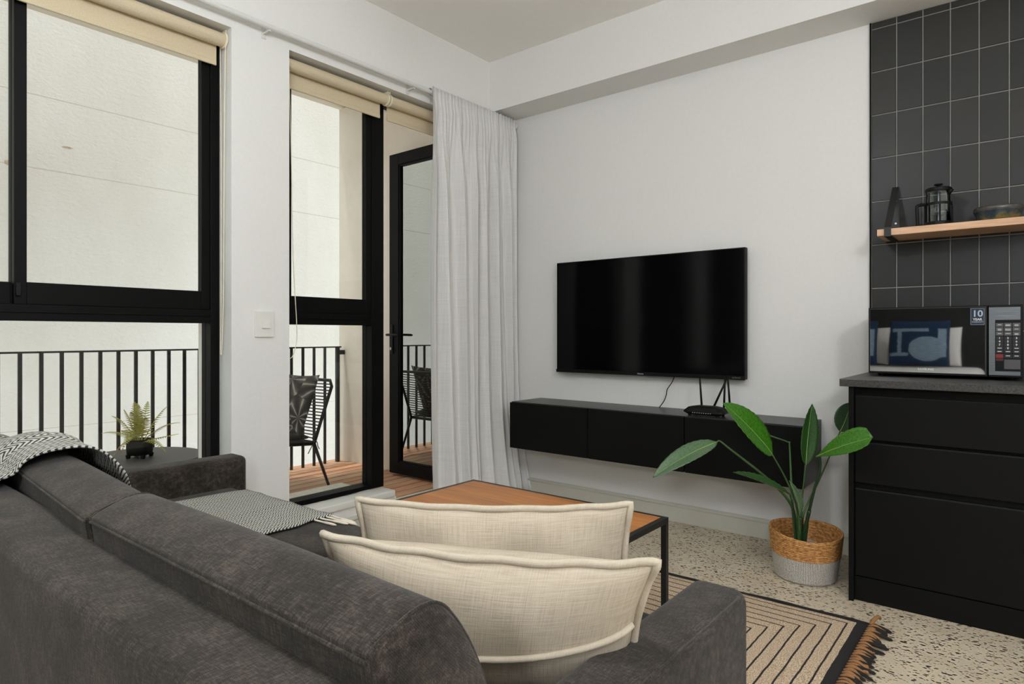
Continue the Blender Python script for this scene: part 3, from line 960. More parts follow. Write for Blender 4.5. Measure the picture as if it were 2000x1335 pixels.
sw = thing('light_switch', (XW, 1.623, 1.14), 'white single rocker light switch on the pier between the windows', 'switch')
box('switch_plate', M['plastic_white'], sw, XW, XW+0.009, 1.574, 1.672, 1.078, 1.201, 0.002)
m = MB(); m.prism([(XW+0.009, 1.120), (XW+0.0155, 1.1205), (XW+0.0105, 1.161), (XW+0.009, 1.161)], 1.606, 1.648, 'y')
m.build('rocker', M['plastic_white'], sw, bevel=0.0008)

# ------------------------------------------------------------------ television and its cabinet
tv = thing('television', (-1.797, 3.46, 0.846), 'large black flat television mounted on the white wall', 'television')
box('television_body', M['plastic_black'], tv, -2.411, -1.183, 3.432, 3.47, 0.848, 1.558, 0.003)
box('wall_mount', M['black_paint'], tv, -2.0, -1.6, 3.47, 3.4995, 1.05, 1.4)
box('screen', M['screen'], tv, -2.404, -1.190, 3.4300, 3.4318, 0.868, 1.552)
box('lower_bezel', M['plastic_black'], tv, -2.4115, -1.1825, 3.4255, 3.4318, 0.846, 0.8665, 0.002)
M['print_white'] = plain('white_print', (205, 205, 205), 0.5, nscale=50)
M['print_grey'] = plain('grey_print', (130, 130, 130), 0.5, nscale=50)
text('logo', 'Hisense', M['print_white'], tv, (-1.80, 3.4253, 0.857), 0.0125)
text('lettering', 'ULTRA HD', M['print_grey'], tv, (-1.228, 3.4253, 0.857), 0.0095)
tvc = thing('television_cabinet', (-1.708, 3.33, 0.367), 'long black floating media cabinet with three flap doors under the television', 'cabinet')
f = MB(); x0, x1 = -2.592, -0.823
f.box(x0, x1, 3.187, 3.4995, 0.644, 0.660); f.box(x0, x1, 3.187, 3.4995, 0.369, 0.385)
f.box(x0, x0+0.016, 3.187, 3.4995, 0.385, 0.644); f.box(x1-0.016, x1, 3.187, 3.4995, 0.385, 0.644)
f.box(x0+0.016, x1-0.016, 3.485, 3.4995, 0.385, 0.644)
f.build('carcass', M['cab_top'], tvc)
for a, b in ((x0, -2.0095), (-2.0030, -1.4135), (-1.4070, x1)):
    box('door', M['cab_black'], tvc, a, b, 3.167, 3.1855, 0.367, 0.656, 0.0015)

rt = thing('wifi_router', (-1.335, 3.27, 0.660), 'black router with four upright antennas on the floating cabinet', 'router')
f = MB()
n = 28
def rring(i, j):
    prof = [(0.80, 0.008), (1.0, 0.020), (0.99, 0.027), (0.80, 0.045), (0.45, 0.052), (0.0, 0.053)]
    k, h = prof[i]; a = 2*pi*j/n
    q = rsq(1.0, a, 5.0)
    return (-1.335+0.112*k*q*cos(a), 3.278+0.066*k*q*sin(a), 0.660+h)
f.grid(rring, 6, n, closed_v=True); f.f.append(tuple(reversed(range(n))))
f.build('router_body', M['plastic_black'], rt, smooth=False)
for sx in (-1, 1):
    for sy in (-1, 1):
        MB().lathe([(0.008, 0), (0.009, 0.0085)], (-1.335+sx*0.075, 3.278+sy*0.04, 0.6603), 10).build('foot', M['plastic_black'], rt)
for k in range(9):
    box('status_light', M['print_white'], rt, -1.385+k*0.012, -1.381+k*0.012, 3.2115, 3.2135, 0.678, 0.681)
for p, q in (((-1.381, 3.330, 0.690), (-1.400, 3.345, 0.866)), ((-1.322, 3.335, 0.692), (-1.245, 3.352, 0.872)), ((-1.262, 3.335, 0.692), (-1.262, 3.352, 0.872)), ((-1.226, 3.330, 0.690), (-1.246, 3.347, 0.868))):
    MB().tube([p, tuple(Vector(p).lerp(Vector(q), 0.5)), q], [0.0062, 0.0058, 0.0042], 8).build('antenna', M['plastic_black'], rt, smooth=True)
o = MB().tube(catmull([(-1.605, 3.478, 0.855), (-1.620, 3.474, 0.815), (-1.648, 3.468, 0.770), (-1.655, 3.468, 0.735), (-1.668, 3.465, 0.700), (-1.690, 3.458, 0.667), (-1.694, 3.455, 0.6635)], 6), 0.0028, 8).build('power_cable', M['plastic_black'], None, smooth=True)
tag(o, 'thin black cable hanging from the television down to the floating cabinet', 'cable')

# ------------------------------------------------------------------ kitchen run
kx0 = -0.58
kc = thing('base_cabinet', (-0.1, 3.2, 0), 'black kitchen base cabinet with three handleless drawers at the right edge', 'cabinet')
box('end_panel', M['cab_black'], kc, kx0, kx0+0.018, 2.905, 3.4995, 0.0, 0.8775, 0.001)
f = MB(); f.box(kx0+0.019, 0.36, 2.945, 3.4995, 0.10, 0.8775)
f.build('carcass', M['cab_black'], kc)
dr = [(0.664, 0.842), (0.486, 0.652), (0.105, 0.462)]
for z0, z1 in dr:
    w = MB()
    w.prism([(2.942, z0), (2.923, z0), (2.923, z1-0.006), (2.926, z1), (2.942, z1)], kx0+0.021, 0.357, 'x')
    w.build('drawer_front', M['cab_black'], kc, bevel=0.001)
box('kickboard', M['cab_black'], kc, kx0+0.019, 0.36, 2.930, 2.944, 0.0, 0.099)
kc2 = thing('base_cabinet', (0.75, 3.2, 0), 'black kitchen base cabinet outside the frame to the right', 'cabinet')
f = MB(); f.box(0.361, 1.0, 2.945, 3.4995, 0.0, 0.8775); f.build('carcass', M['cab_black'], kc2)
box('door', M['cab_black'], kc2, 0.363, 0.998, 2.923, 2.942, 0.105, 0.842, 0.001)
wt = MB().box(-0.610, 1.02, 2.885, 3.4925, 0.878, 0.9085).build('worktop', M['granite'], None, bevel=0.002)
tag(wt, 'dark speckled stone-look worktop on the black kitchen cabinet', 'worktop')

mw = thing('microwave', (-0.29, 3.33, 0.909), 'black microwave oven with a mirrored door and keypad on the worktop', 'microwave')
mx0, mx1, my = -0.553, -0.022, 3.190
box('casing', M['plastic_black'], mw, mx0+0.004, mx1-0.004, my+0.0005, 3.480, 0.921, 1.207, 0.004)
f = MB(); f.box(mx0, -0.1325, my-0.022, my, 0.921, 1.207)
f.build('door', M['plastic_black'], mw, bevel=0.003)
dg_ = box('door_glass', M['mirror_black'], bpy.data.objects[mw.children[1].name] if False else mw, mx0+0.006, -0.1385, my-0.0245, my-0.0222, 0.930, 1.201, 0.0008)
f = MB(); f.box(-0.1305, mx1, my-0.022, my, 0.921, 1.207)
f.build('control_panel', M['plastic_black'], mw, bevel=0.003)
panel = box('panel_trim', M['silver'], mw, -0.1285, mx1+-0.008, my-0.0235, my-0.0222, 0.930, 1.198)
box('keypad', M['plastic_black'], mw, -0.1085, mx1-0.0075, my-0.0250, my-0.0236, 0.946, 1.148)
M['key_grey'] = plain('grey_key', (74, 74, 74), 0.5, nscale=90)
M['key_black'] = plain('black_key', (18, 18, 18), 0.5, nscale=90)
M['key_red'] = plain('red_key', (118, 16, 14), 0.5, nscale=90)
yk = my-0.0250
kw, kh = 0.0235, 0.0152
cols = [-0.0945, -0.0685, -0.0420]
digits = [['1', '2', '3'], ['4', '5', '6'], ['7', '8', '9'], [None, '0', None], [None, None, None]]
for r in range(3):
    for c in range(3):
        zc = 1.128-r*0.0172
        k_ = box('key', M['key_grey'], mw, cols[c]-kw/2, cols[c]+kw/2, yk-0.0008, yk-0.0001, zc-kh/2, zc+kh/2)
        wd = random.choice((0.012, 0.015, 0.017))
        box('key_print', M['print_white'], k_, cols[c]-wd/2, cols[c]+wd/2, yk-0.0011, yk-0.0009, zc-0.0006, zc+0.0014)
        if random.random() < 0.6: box('key_print', M['print_white'], k_, cols[c]-wd/2, cols[c]+wd/2, yk-0.0011, yk-0.0009, zc-0.0044, zc-0.0026)
for r in range(5):
    for c in range(3):
        zc = 1.076-r*0.0132
        k_ = box('key', M['key_black'], mw, cols[c]-kw/2, cols[c]+kw/2, yk-0.0008, yk-0.0001, zc-0.006, zc+0.006)
        if digits[r][c]: text('digit', digits[r][c], M['print_white'], k_, (cols[c], yk-0.0012, zc), 0.0105, bold=0.0003, depth=0.0002)
        else: box('key_print', M['print_white'], k_, cols[c]-0.0065, cols[c]+0.0065, yk-0.0011, yk-0.0009, zc-0.0012, zc+0.0014)
for c in range(3):
    zc = 1.0065
    k_ = box('key', M['key_red'] if c == 0 else M['key_black'], mw, cols[c]-kw/2, cols[c]+kw/2, yk-0.0008, yk-0.0001, zc-0.0085, zc+0.0065)
    if c: box('key_print', M['print_white'], k_, cols[c]-0.0065, cols[c]+0.0065, yk-0.0011, yk-0.0009, zc-0.0012, zc+0.0014)
    else: tag(k_, 'red stop key')
M['key_dred'] = plain('dark_red_key', (62, 12, 12), 0.5, nscale=90)
tag(box('key', M['key_dred'], mw, cols[0]-kw/2, cols[0]+kw/2, yk-0.0008, yk-0.0001, 0.986, 0.996), 'dark red key')
tag(box('key', M['key_grey'], mw, cols[1]-kw/2, cols[2]+kw/2, yk-0.0008, yk-0.0001, 0.955, 0.992), 'wide grey start key')
text('logo', 'SAMSUNG', M['print_white'], mw, (-0.340, my-0.0248, 0.9445), 0.0125, bold=0.0002)
M['sticker'] = plain('navy_sticker', (16, 24, 42), 0.5, nscale=60)
M['sticker_line'] = plain('pale_blue_print', (158, 178, 196), 0.5, nscale=60)
sk = box('sticker', M['sticker'], mw, -0.1885, -0.1415, my-0.0254, my-0.0247, 1.128, 1.1965)
tag(sk, 'navy ten year warranty sticker')
for q in ((-0.187, -0.143, 1.1945, 1.1952), (-0.187, -0.143, 1.1293, 1.130), (-0.187, -0.1863, 1.130, 1.1945), (-0.1437, -0.143, 1.130, 1.1945)):
    box('sticker_border', M['sticker_line'], sk, q[0], q[1], my-0.0257, my-0.0254, q[2], q[3])
text('lettering', '10', M['sticker_line'], sk, (-0.165, my-0.0257, 1.173), 0.036, bold=0.0007)
text('lettering', 'YEAR', M['print_white'], sk, (-0.165, my-0.0257, 1.1505), 0.0125, bold=0.0004)
text('lettering', 'WARRANTY', M['sticker_line'], sk, (-0.165, my-0.0257, 1.1405), 0.0068, bold=0.0001)
for sx in (mx0+0.04, mx1-0.04):
    for y in (3.23, 3.45):
        MB().lathe([(0.012, 0.9088), (0.014, 0.921)], (sx, y, 0), 12).build('foot', M['plastic_black'], mw)

sh = tag(box('wall_shelf', M['shelf_wood'], None, -0.537, 0.40, 3.27, 3.4925, 1.5325, 1.5625, 0.0015), 'pale oak shelf on the charcoal tiled wall above the microwave', 'shelf')
def bracket(xc, label):
    b = thing('shelf_bracket', (xc, 3.49, 1.56), label, 'bracket', 'black steel shelf brackets')
    hw = 0.0135
    t = 0.004
    path = [(3.4915, 1.592), (3.4915, 1.782), (3.478, 1.786), (3.262, 1.570), (3.262, 1.5285), (3.4915, 1.5285)]
    m = MB()
    m.box(xc-hw, xc+hw, 3.4875, 3.4925, 1.5635, 1.786)               # wall plate
    m.prism([(3.4875, 1.786), (3.4875, 1.779), (3.2655, 1.566), (3.2655, 1.5315), (3.4925, 1.5315), (3.4925, 1.527), (3.261, 1.527), (3.261, 1.5685), (3.482, 1.786)], xc-hw, xc+hw, 'x')
    m.build('strap', M['black_paint'], b, bevel=0.0008)
    for z in (1.615, 1.72):
        MB().lathe([(0.0045, 3.4855), (0.0045, 3.4875)], (xc, 0, z), 10, axis='y').build('screw', M['steel'], b)
bracket(-0.4945, 'black steel strap bracket at the left end of the oak shelf')
bracket(0.30, 'black steel strap bracket at the right end of the oak shelf, beyond the frame')

fpz = 1.5632
fp_ = thing('french_press', (-0.315, 3.37, fpz), 'glass french press with black frame on the oak shelf', 'coffee press')
fc = (-0.315, 3.37, fpz)
MB().lathe([(0.0, 0.010), (0.046, 0.010), (0.047, 0.016), (0.047, 0.148), (0.049, 0.154), (0.047, 0.154), (0.0455, 0.147), (0.0455, 0.018), (0.044, 0.013), (0.0, 0.013)], fc, 36, False, False).build('beaker', M['press_glass'], fp_, smooth=True)
MB().lathe([(0.0, 0.0), (0.050, 0.0), (0.051, 0.004), (0.051, 0.022), (0.049, 0.022), (0.049, 0.008), (0.0, 0.008)], fc, 36, False, False).build('base_ring', M['plastic_black'], fp_, smooth=False)
MB().lathe([(0.048, 0.094), (0.052, 0.094), (0.052, 0.106), (0.048, 0.106), (0.048, 0.094)], fc, 36, False, False).build('band', M['plastic_black'], fp_)
for a in (0.2, 1.77, 3.34, 4.91):
    p = (fc[0]+0.0505*cos(a), fc[1]+0.0505*sin(a))
    MB().tube([(*p, fpz+0.018), (*p, fpz+0.096)], 0.0035, 6).build('cage_rod', M['plastic_black'], fp_)
hd = Vector((-0.86, -0.51, 0)).normalized()
hp = [Vector(fc)+hd*r+Vector((0, 0, h)) for r, h in ((0.051, 0.100), (0.070, 0.100), (0.086, 0.094), (0.088, 0.08), (0.086, 0.03), (0.084, 0.010), (0.07, 0.006), (0.051, 0.006))]
MB().tube(catmull(hp, 4), 0.0068, 8).build('handle', M['plastic_black'], fp_, smooth=True)
MB().lathe([(0.0, 0.155), (0.049, 0.155), (0.050, 0.158), (0.050, 0.168), (0.044, 0.172), (0.0, 0.173)], fc, 36, False, False).build('lid', M['plastic_black'], fp_)
m = MB(); m.lathe([(0.003, 0.02), (0.003, 0.182)], fc, 8)
m.lathe([(0.0, 0.060), (0.043, 0.060), (0.044, 0.064), (0.0, 0.066)], fc, 28, False, False)
m.build('plunger', M['steel'], fp_)
MB().lathe([(0.0, 0.180), (0.007, 0.181), (0.017, 0.186), (0.016, 0.190), (0.0, 0.191)], fc, 20, False, False).build('knob', M['plastic_black'], fp_, smooth=True)
sd = Vector((0.86, -0.5, 0)).normalized()
m = MB()
pr = [Vector(fc)+sd*r+Vector((0, 0, h)) for r, h in ((0.046, 0.135), (0.052, 0.147), (0.060, 0.156))]
m.tube(pr, [0.006, 0.008, 0.009], 8); m.build('spout', M['plastic_black'], fp_, smooth=True)

bc = (-0.105, 3.375, fpz)
bw_ = thing('bowl', bc, 'low dark blue and ochre glazed bowl on the oak shelf', 'bowl')
MB().lathe([(0.0, 0.0), (0.062, 0.0), (0.066, 0.003), (0.072, 0.012), (0.081, 0.036), (0.084, 0.042)], bc, 48, False, False).build('bowl_body', M['bowl'], bw_, smooth=True)
MB().lathe([(0.084, 0.042), (0.087, 0.048), (0.086, 0.058), (0.083, 0.062), (0.079, 0.058), (0.074, 0.03), (0.06, 0.010), (0.0, 0.008)], bc, 48, False, False).build('rim', M['bowl_rim'], bw_, smooth=True)

# ------------------------------------------------------------------ basket and plant
bk_c = (-0.788, 3.070)
bk = thing('basket', (*bk_c, 0), 'woven basket of golden straw over grey crochet on the terrazzo floor', 'basket')
NS = 72
def brim(a):
    # gently wavy rim, higher at the back left
    return 0.010*cos(a-2.3)+0.004*sin(2*a+0.6)
def bring(prof, wob=True):
    def fn(i, j):
        r, h = prof[i]; a = 2*pi*j/NS
        hh = h+brim(a)*(h/0.205)**2
        return (bk_c[0]+0.915*r*cos(a), bk_c[1]+0.915*r*sin(a), hh)
    return fn
def coil(r0, z0, r1, z1, n, amp):
    out = []
    for i in range(n*4+1):
        s = i/(n*4)
        out.append((r0+(r1-r0)*s+amp*abs(sin(pi*n*s)), z0+(z1-z0)*s))
    return out
low = [(0.0, 0.001), (0.132, 0.001), (0.137, 0.005)]+coil(0.139, 0.008, 0.154, 0.110, 16, 0.0022)
upp = coil(0.155, 0.110, 0.166, 0.205, 11, 0.003)+[(0.168, 0.210), (0.164, 0.214), (0.160, 0.209)]+coil(0.158, 0.204, 0.136, 0.05, 14, 0.0015)+[(0.0, 0.045)]
for nm, pr, m_ in (('crochet_base', low, 'crochet'), ('straw_body', upp, 'straw')):
    mb = MB(); mb.grid(bring(pr), len(pr), NS, closed_v=True)
    uv = []
    L = 0; ls = [0]
    for i in range(1, len(pr)):
        L += math.hypot(pr[i][0]-pr[i-1][0], pr[i][1]-pr[i-1][1]); ls.append(L)
    for i in range(len(pr)):
        for j in range(NS): uv.append((0.5+0.5*cos(2*pi*j/NS)*0.0+abs(j/NS*2-1)*1.0, ls[i]))
    mb.build(nm, M[m_], bk, smooth=True, uvs=uv)

pl = thing('bird_of_paradise_plant', (-0.806, 3.056, 0.055), 'tall green plant with long paddle leaves standing in the straw basket', 'plant')
M['pot_white'] = plain('white_pot', (186, 172, 162), 0.5, nscale=40)
M['soil'] = plain('dark_soil', (44, 36, 28), 0.95, nscale=80, bump=0.6, var=0.3)
MB().lathe([(0.0, 0.0555), (0.062, 0.0555), (0.074, 0.150), (0.070, 0.150), (0.068, 0.138), (0.0, 0.138)], (-0.806, 3.060, 0), 28, False, False).build('pot', M['pot_white'], pl, smooth=False)
MB().lathe([(0.0, 0.141), (0.0675, 0.140)], (-0.806, 3.060, 0), 28, False, False).build('soil', M['soil'], pl)
stems = [
 ([(-0.809, 3.05, 0.15), (-0.813, 3.038, 0.199), (-0.827, 2.987, 0.333), (-0.891, 2.871, 0.459), (-1.000, 2.712, 0.600), (-1.028, 2.67, 0.636), (-1.036, 2.655, 0.632)], 'stem'),
 ([(-0.804, 3.055, 0.15), (-0.805, 3.044, 0.199), (-0.812, 3.012, 0.331), (-0.836, 2.942, 0.454), (-0.874, 2.872, 0.57)], 'stem'),
 ([(-0.803, 3.06, 0.15), (-0.803, 3.059, 0.195), (-0.798, 3.049, 0.337), (-0.779, 3.04, 0.507)], 'stem'),
 ([(-0.796, 3.05, 0.15), (-0.788, 3.045, 0.202), (-0.735, 2.985, 0.394), (-0.692, 2.925, 0.528), (-0.690, 2.898, 0.572), (-0.699, 2.886, 0.576)], 'stem_dark'),
 ([(-0.802, 3.07, 0.15), (-0.802, 3.072, 0.192), (-0.799, 3.087, 0.282), (-0.755, 3.201, 0.432), (-0.699, 3.323, 0.632)], 'stem'),
 ([(-0.815, 3.05, 0.15), (-0.816, 3.035, 0.199), (-0.815, 2.984, 0.313), (-0.813, 2.921, 0.392)], 'stem_dark'),
 ([(-0.822, 3.056, 0.15), (-0.827, 3.052, 0.192), (-0.842, 3.065, 0.303), (-0.856, 3.093, 0.425), (-0.870, 3.118, 0.578), (-0.876, 3.116, 0.590), (-0.946, 3.071, 0.619)], 'stem')]
for pts, m_ in stems:
    P = catmull(pts, 6); n_ = len(P)
    MB().tube(P, [0.0085-0.0055*min(1, i/n_*1.25) for i in range(n_)], 8).build('stem', M[m_], pl, smooth=True)
MB().tube(catmull([(-0.806, 3.056, 0.15), (-0.805, 3.05, 0.22), (-0.803, 3.045, 0.27)], 5), [0.014]*6+[0.012]*4+[0.009], 10).build('sheath', M['stem_dark'], pl, smooth=True)
MB().tube(catmull([(-0.790, 3.05, 0.15), (-0.775, 3.03, 0.24), (-0.757, 3.01, 0.315)], 5), [0.011]*6+[0.008]*5, 10).build('sheath', M['stem_dark'], pl, smooth=True)

def leaf(base, tip, width, nrm, m_, bow=0.03, fold_=0.25, peak=0.45, twist=0.0, ea=0.62, eb=0.80, N=22):
    base, tip, nrm = Vector(base), Vector(tip), Vector(nrm).normalized()
    ax = (tip-base); L = ax.length; ax.normalize()
    nrm = (nrm-ax*nrm.dot(ax)).normalized()
    sd0 = ax.cross(nrm)
    mb = MB(); uv = []; mid = []
    K = 8
    for i in range(N+1):
        s = i/N
        c = base+ax*L*s+nrm*bow*4*s*(1-s)
        prof = (s**ea)*((1-s)**eb) if s < 1 else 0
        peak = ea/(ea+eb); pk = (peak**ea)*((1-peak)**eb)
        hw = width/2*min(1.05, prof/pk)
        if i == 0: hw = width*0.05
        if i == N: hw = 0.0012
        a = twist*(s-0.5)
        sd = sd0*cos(a)+nrm*sin(a); nn = nrm*cos(a)-sd0*sin(a)
        mid.append(c)
        for j in range(K+1):
            q = -1+2*j/K
            rip = 0.0015*sin(11*s*6.28+q*2)*abs(q)
            mb.v.append(tuple(c+sd*hw*q*(1-0.12*fold_*abs(q))+nn*(hw*fold_*abs(q)**1.2+rip)))
            uv.append((s, q))
    for i in range(N):
        for j in range(K):
            b = i*(K+1)+j
            mb.f.append((b, b+1, b+K+2, b+K+1))
    lf = mb.build('leaf', M[m_], pl, smooth=True, solid=0.0008, uvs=uv)
    MB().tube([p+nrm*0.0010 for p in mid[:-1]], [0.0026*(1-0.8*i/N) for i in range(N)], 6).build('midrib', M['midrib'], lf, smooth=True)
tocam = Vector((0.55, -0.72, 0.25))
leaf((-1.036, 2.655, 0.632), (-1.204, 2.400, 0.503), 0.088, (0.35, -0.45, 0.75), 'leaf_grey', bow=0.022, fold_=0.3, peak=0.42)
leaf((-0.874, 2.872, 0.57), (-1.010, 2.658, 0.800), 0.150, (0.70, -0.40, 0.55), 'leaf_bright', bow=0.012, fold_=0.22, peak=0.42)
leaf((-0.779, 3.04, 0.507), (-0.757, 3.057, 0.780), 0.088, (0.72, -0.65, 0.05), 'leaf_dark', bow=-0.006, fold_=0.35, peak=0.42)
leaf((-0.699, 2.886, 0.576), (-0.476, 2.813, 0.690), 0.108, (0.10, -0.84, 0.53), 'leaf_bright', bow=0.014, fold_=0.35, twist=0.45, ea=1.15, eb=0.32)
leaf((-0.699, 3.323, 0.632), (-0.665, 3.380, 0.765), 0.130, (0.62, -0.75, 0.15), 'leaf_grey', bow=0.01, fold_=0.25, peak=0.45)
leaf((-0.813, 2.921, 0.392), (-0.976, 2.686, 0.507), 0.066, (0.30, -0.20, 0.92), 'leaf_dark', bow=0.006, fold_=0.55, peak=0.38)
leaf((-0.795, 3.013, 0.299), (-0.828, 2.961, 0.445), 0.036, (0.8, -0.5, 0.1), 'leaf_grey', bow=0.008, fold_=1.0, peak=0.55)
leaf((-0.946, 3.071, 0.619), (-1.07, 2.996, 0.683), 0.07, (0.1, -0.35, 0.9), 'leaf_dark', bow=0.01, fold_=0.3, peak=0.45)

# ------------------------------------------------------------------ rug
rx0, rx1, ry0, ry1 = -2.05, -0.462, 1.16, 2.690
rug = thing('rug', ((rx0+rx1)/2, (ry0+ry1)/2, 0), 'beige woven rug with nested black lines and fringe under the coffee table', 'rug')
M['rug'] = rug_mat(rx0, rx1, ry0, ry1)
mb = MB()
def rgrid(i, j):
    x = rx0+(rx1-rx0)*i/60; y = ry0+(ry1-ry0)*j/60
    wob = 0.006*sin(x*9+1)+0.004*sin(x*21)
    y += wob*(j/60)
    return (x, y, 0.0075+0.0012*sin(x*13+y*7)*sin(y*11))
mb.grid(rgrid, 61, 61); mb.build('rug_pile', M['rug'], rug, smooth=True)
ob = bpy.data.objects['rug_pile']; sm = ob.modifiers.new('thickness', 'SOLIDIFY'); sm.thickness = 0.006; sm.offset = -1
o_ = MB().tube([(x, ry1+0.006*sin(x*9+1)+0.004*sin(x*21)+0.001, 0.0075) for x in [rx0+(rx1-rx0)*i/80 for i in range(81)]], 0.0055, 6)
o_.build('edge_binding', M['fringe_black'], rug, smooth=True)
rf = random.Random(11)
yy = ry1-0.006
k = 0
while yy > ry0+0.05:
    for m_, off, ln in (('fringe_brown', 0, rf.uniform(0.045, 0.062)), ('fringe_black', -0.010, rf.uniform(0.055, 0.085))):
        y0_ = yy+off; dy = rf.uniform(-0.016, 0.012)
        if k == 0 and m_ == 'fringe_brown':
            pts = [(rx1, y0_, 0.010), (rx1+0.012, y0_+0.018, 0.030), (rx1+0.020, y0_+0.045, 0.030), (rx1+0.022, y0_+0.066, 0.014)]
        else:
            pts = [(rx1-0.003, y0_, 0.010), (rx1+ln*0.35, y0_+dy*0.3-0.003, 0.016+(0.003 if m_ == 'fringe_brown' else 0)), (rx1+ln*0.7, y0_+dy*0.8, 0.011), (rx1+ln, y0_+dy*1.4, 0.006)]
        P = catmull(pts, 4)
        n_ = len(P)
        MB().tube(P, [(0.0040 if m_ == 'fringe_brown' else 0.0036)+(0.0034 if m_ == 'fringe_brown' else 0.0032)*sin(pi*min(1, 0.2+0.75*i/n_)) for i in range(n_-1)]+[0.0015], 6).build('tassel', M[m_], rug, smooth=True)
    yy -= 0.023+rf.uniform(-0.003, 0.003); k += 1

# ------------------------------------------------------------------ coffee table
ct = thing('coffee_table', (-1.45, 1.84, 0), 'oak topped coffee table with thin black metal frame on the rug', 'table')
tx0, tx1, ty0, ty1, tz = -1.912, -0.985, 1.605, 2.083, 0.450
s_ = 0.020
f = MB()
for z in (tz-s_, 0.0105):
    f.box(tx0, tx1, ty0, ty0+s_, z, z+s_); f.box(tx0, tx1, ty1-s_, ty1, z, z+s_)
    f.box(tx0, tx0+s_, ty0+s_, ty1-s_, z, z+s_); f.box(tx1-s_, tx1, ty0+s_, ty1-s_, z, z+s_)
f.build('frame', M['black_paint'], ct, bevel=0.001)
for x in (tx0, tx1-s_):
    for y in (ty0, ty1-s_):
        box('leg', M['black_paint'], ct, x, x+s_, y, y+s_, 0.0305, tz-s_, 0.001)
box('table_top', M['oak'], ct, tx0+s_+0.0005, tx1-s_-0.0005, ty0+s_+0.0005, ty1-s_-0.0005, tz-0.017, tz+0.001, 0.001)

# ------------------------------------------------------------------ sofa
so = thing('sofa', (-1.65, 0.85, 0), 'dark grey upholstered sofa seen from behind, facing the television', 'sofa')
sx0, sx1 = -2.835, -0.462
def soft_box(name, x0, x1, y0, y1, z0, z1, r, parent, seg=5):
    return MB().box(x0, x1, y0, y1, z0, z1).build(name, M['sofa'], parent, bevel=r, bseg=seg)
soft_box('back_frame', sx0, sx1, 0.305, 0.445, 0.10, 0.722, 0.022, so)
arm_l = soft_box('arm', sx0, sx0+0.128, 0.446, 1.465, 0.10, 0.552, 0.026, so)
arm_r = soft_box('arm', sx1-0.125, sx1, 0.446, 1.372, 0.10, 0.552, 0.030, so)
for x_ in (sx1-0.0098,):
    MB().tube([(x_, 0.48, 0.5422), (x_, 1.345, 0.5422)], 0.0026, 6).build('welt_seam', M['sofa'], arm_r, smooth=True)
soft_box('seat_base', sx0+0.13, sx1-0.127, 0.446, 1.36, 0.10, 0.268, 0.02, so)
ix0, ix1 = sx0+0.130, sx1-0.128
n3 = 2
for i in range(n3):
    a = ix0+(ix1-ix0)*i/n3; b = ix0+(ix1-ix0)*(i+1)/n3
    sc_ = MB(); nn = 12
    soft_box('seat_cushion', a+0.003, b-0.003, 0.47, 1.395, 0.27, 0.432, 0.035, so)
for x in (sx0+0.07, sx1-0.07):
    for y in (0.36, 1.28):
        MB().lathe([(0.016, 0.0), (0.022, 0.10)], (x, y, 0), 12).build('leg', M['black_paint'], so)

def back_cushion(x0, x1, dy, dz, yaw=0.0):
    prof = [(0.445, 0.445), (0.424, 0.56), (0.414, 0.70), (0.407, 0.758), (0.412, 0.770), (0.440, 0.783), (0.475, 0.793), (0.505, 0.790),
            (0.530, 0.768), (0.565, 0.715), (0.600, 0.630), (0.625, 0.540), (0.620, 0.460), (0.56, 0.438), (0.48, 0.436)]
    P = [Vector((0, p[0]+dy, p[1]+dz*(p[1]-0.44)/0.35)) for p in prof]
    P = catmull(P, 4, closed=True)
    cen = sum(P, Vector())/len(P)
    xm = (x0+x1)/2
    xs = []
    hw = (x1-x0)/2
    # sections: rounded ends
    for t, k in ((-1.0, 0.90), (-0.994, 0.955), (-0.98, 0.985), (-0.95, 0.997), (-0.85, 1.0), (-0.6, 1.008), (-0.3, 1.012), (0, 1.014), (0.3, 1.012), (0.6, 1.008), (0.85, 1.0), (0.95, 0.997), (0.98, 0.985), (0.994, 0.955), (1.0, 0.90)):
        xs.append((xm+hw*t, k))
    n = len(P)
    mb = MB()
    def fn(i, j):
        x, k = xs[i]
        p = cen+(P[j]-cen)*k
        return (x+yaw*0, p.y+yaw*(x-xm), p.z)
    mb.grid(fn, len(xs), n, closed_v=True)
    # end caps, slightly bulged
    for i, sg in ((0, -1), (len(xs)-1, 1)):
        ring = [i*n+j for j in range(n)]
        b = len(mb.v)
        for j in range(n):
            p = cen+(P[j]-cen)*0.5
            mb.v.append((xs[i][0]+sg*0.010, p.y+yaw*(xs[i][0]-xm), p.z))
        mb.v.append((xs[i][0]+sg*0.013, cen.y+yaw*(xs[i][0]-xm), cen.z))
        for j in range(n):
            l = (j+1) % n
            mb.f.append((ring[j], ring[l], b+l, b+j)); mb.f.append((b+j, b+l, b+n))
    c = mb.build('back_cushion', M['sofa'], so, smooth=True)
    # welt seams: along the rear top edge and around both ends
    seam = MB()
    js = 12
    seam.tube([Vector(fn(i, js))+Vector((0, -0.0008, 0.0005)) for i in range(2, len(xs)-2)], 0.0028, 6)
    for i in (2, len(xs)-3):
        seam.tube([Vector(fn(i, j)) for j in range(n)], 0.0026, 6, closed=True)
    seam.build('welt_seam', M['sofa'], c, smooth=True)
    return c
back_cushion(-1.305, -0.512, 0.0, 0.0, 0.0)
back_cushion(-2.110, -1.307, 0.028, -0.006, -0.075)
back_cushion(-2.690, -2.120, 0.045, -0.045, 0.0)

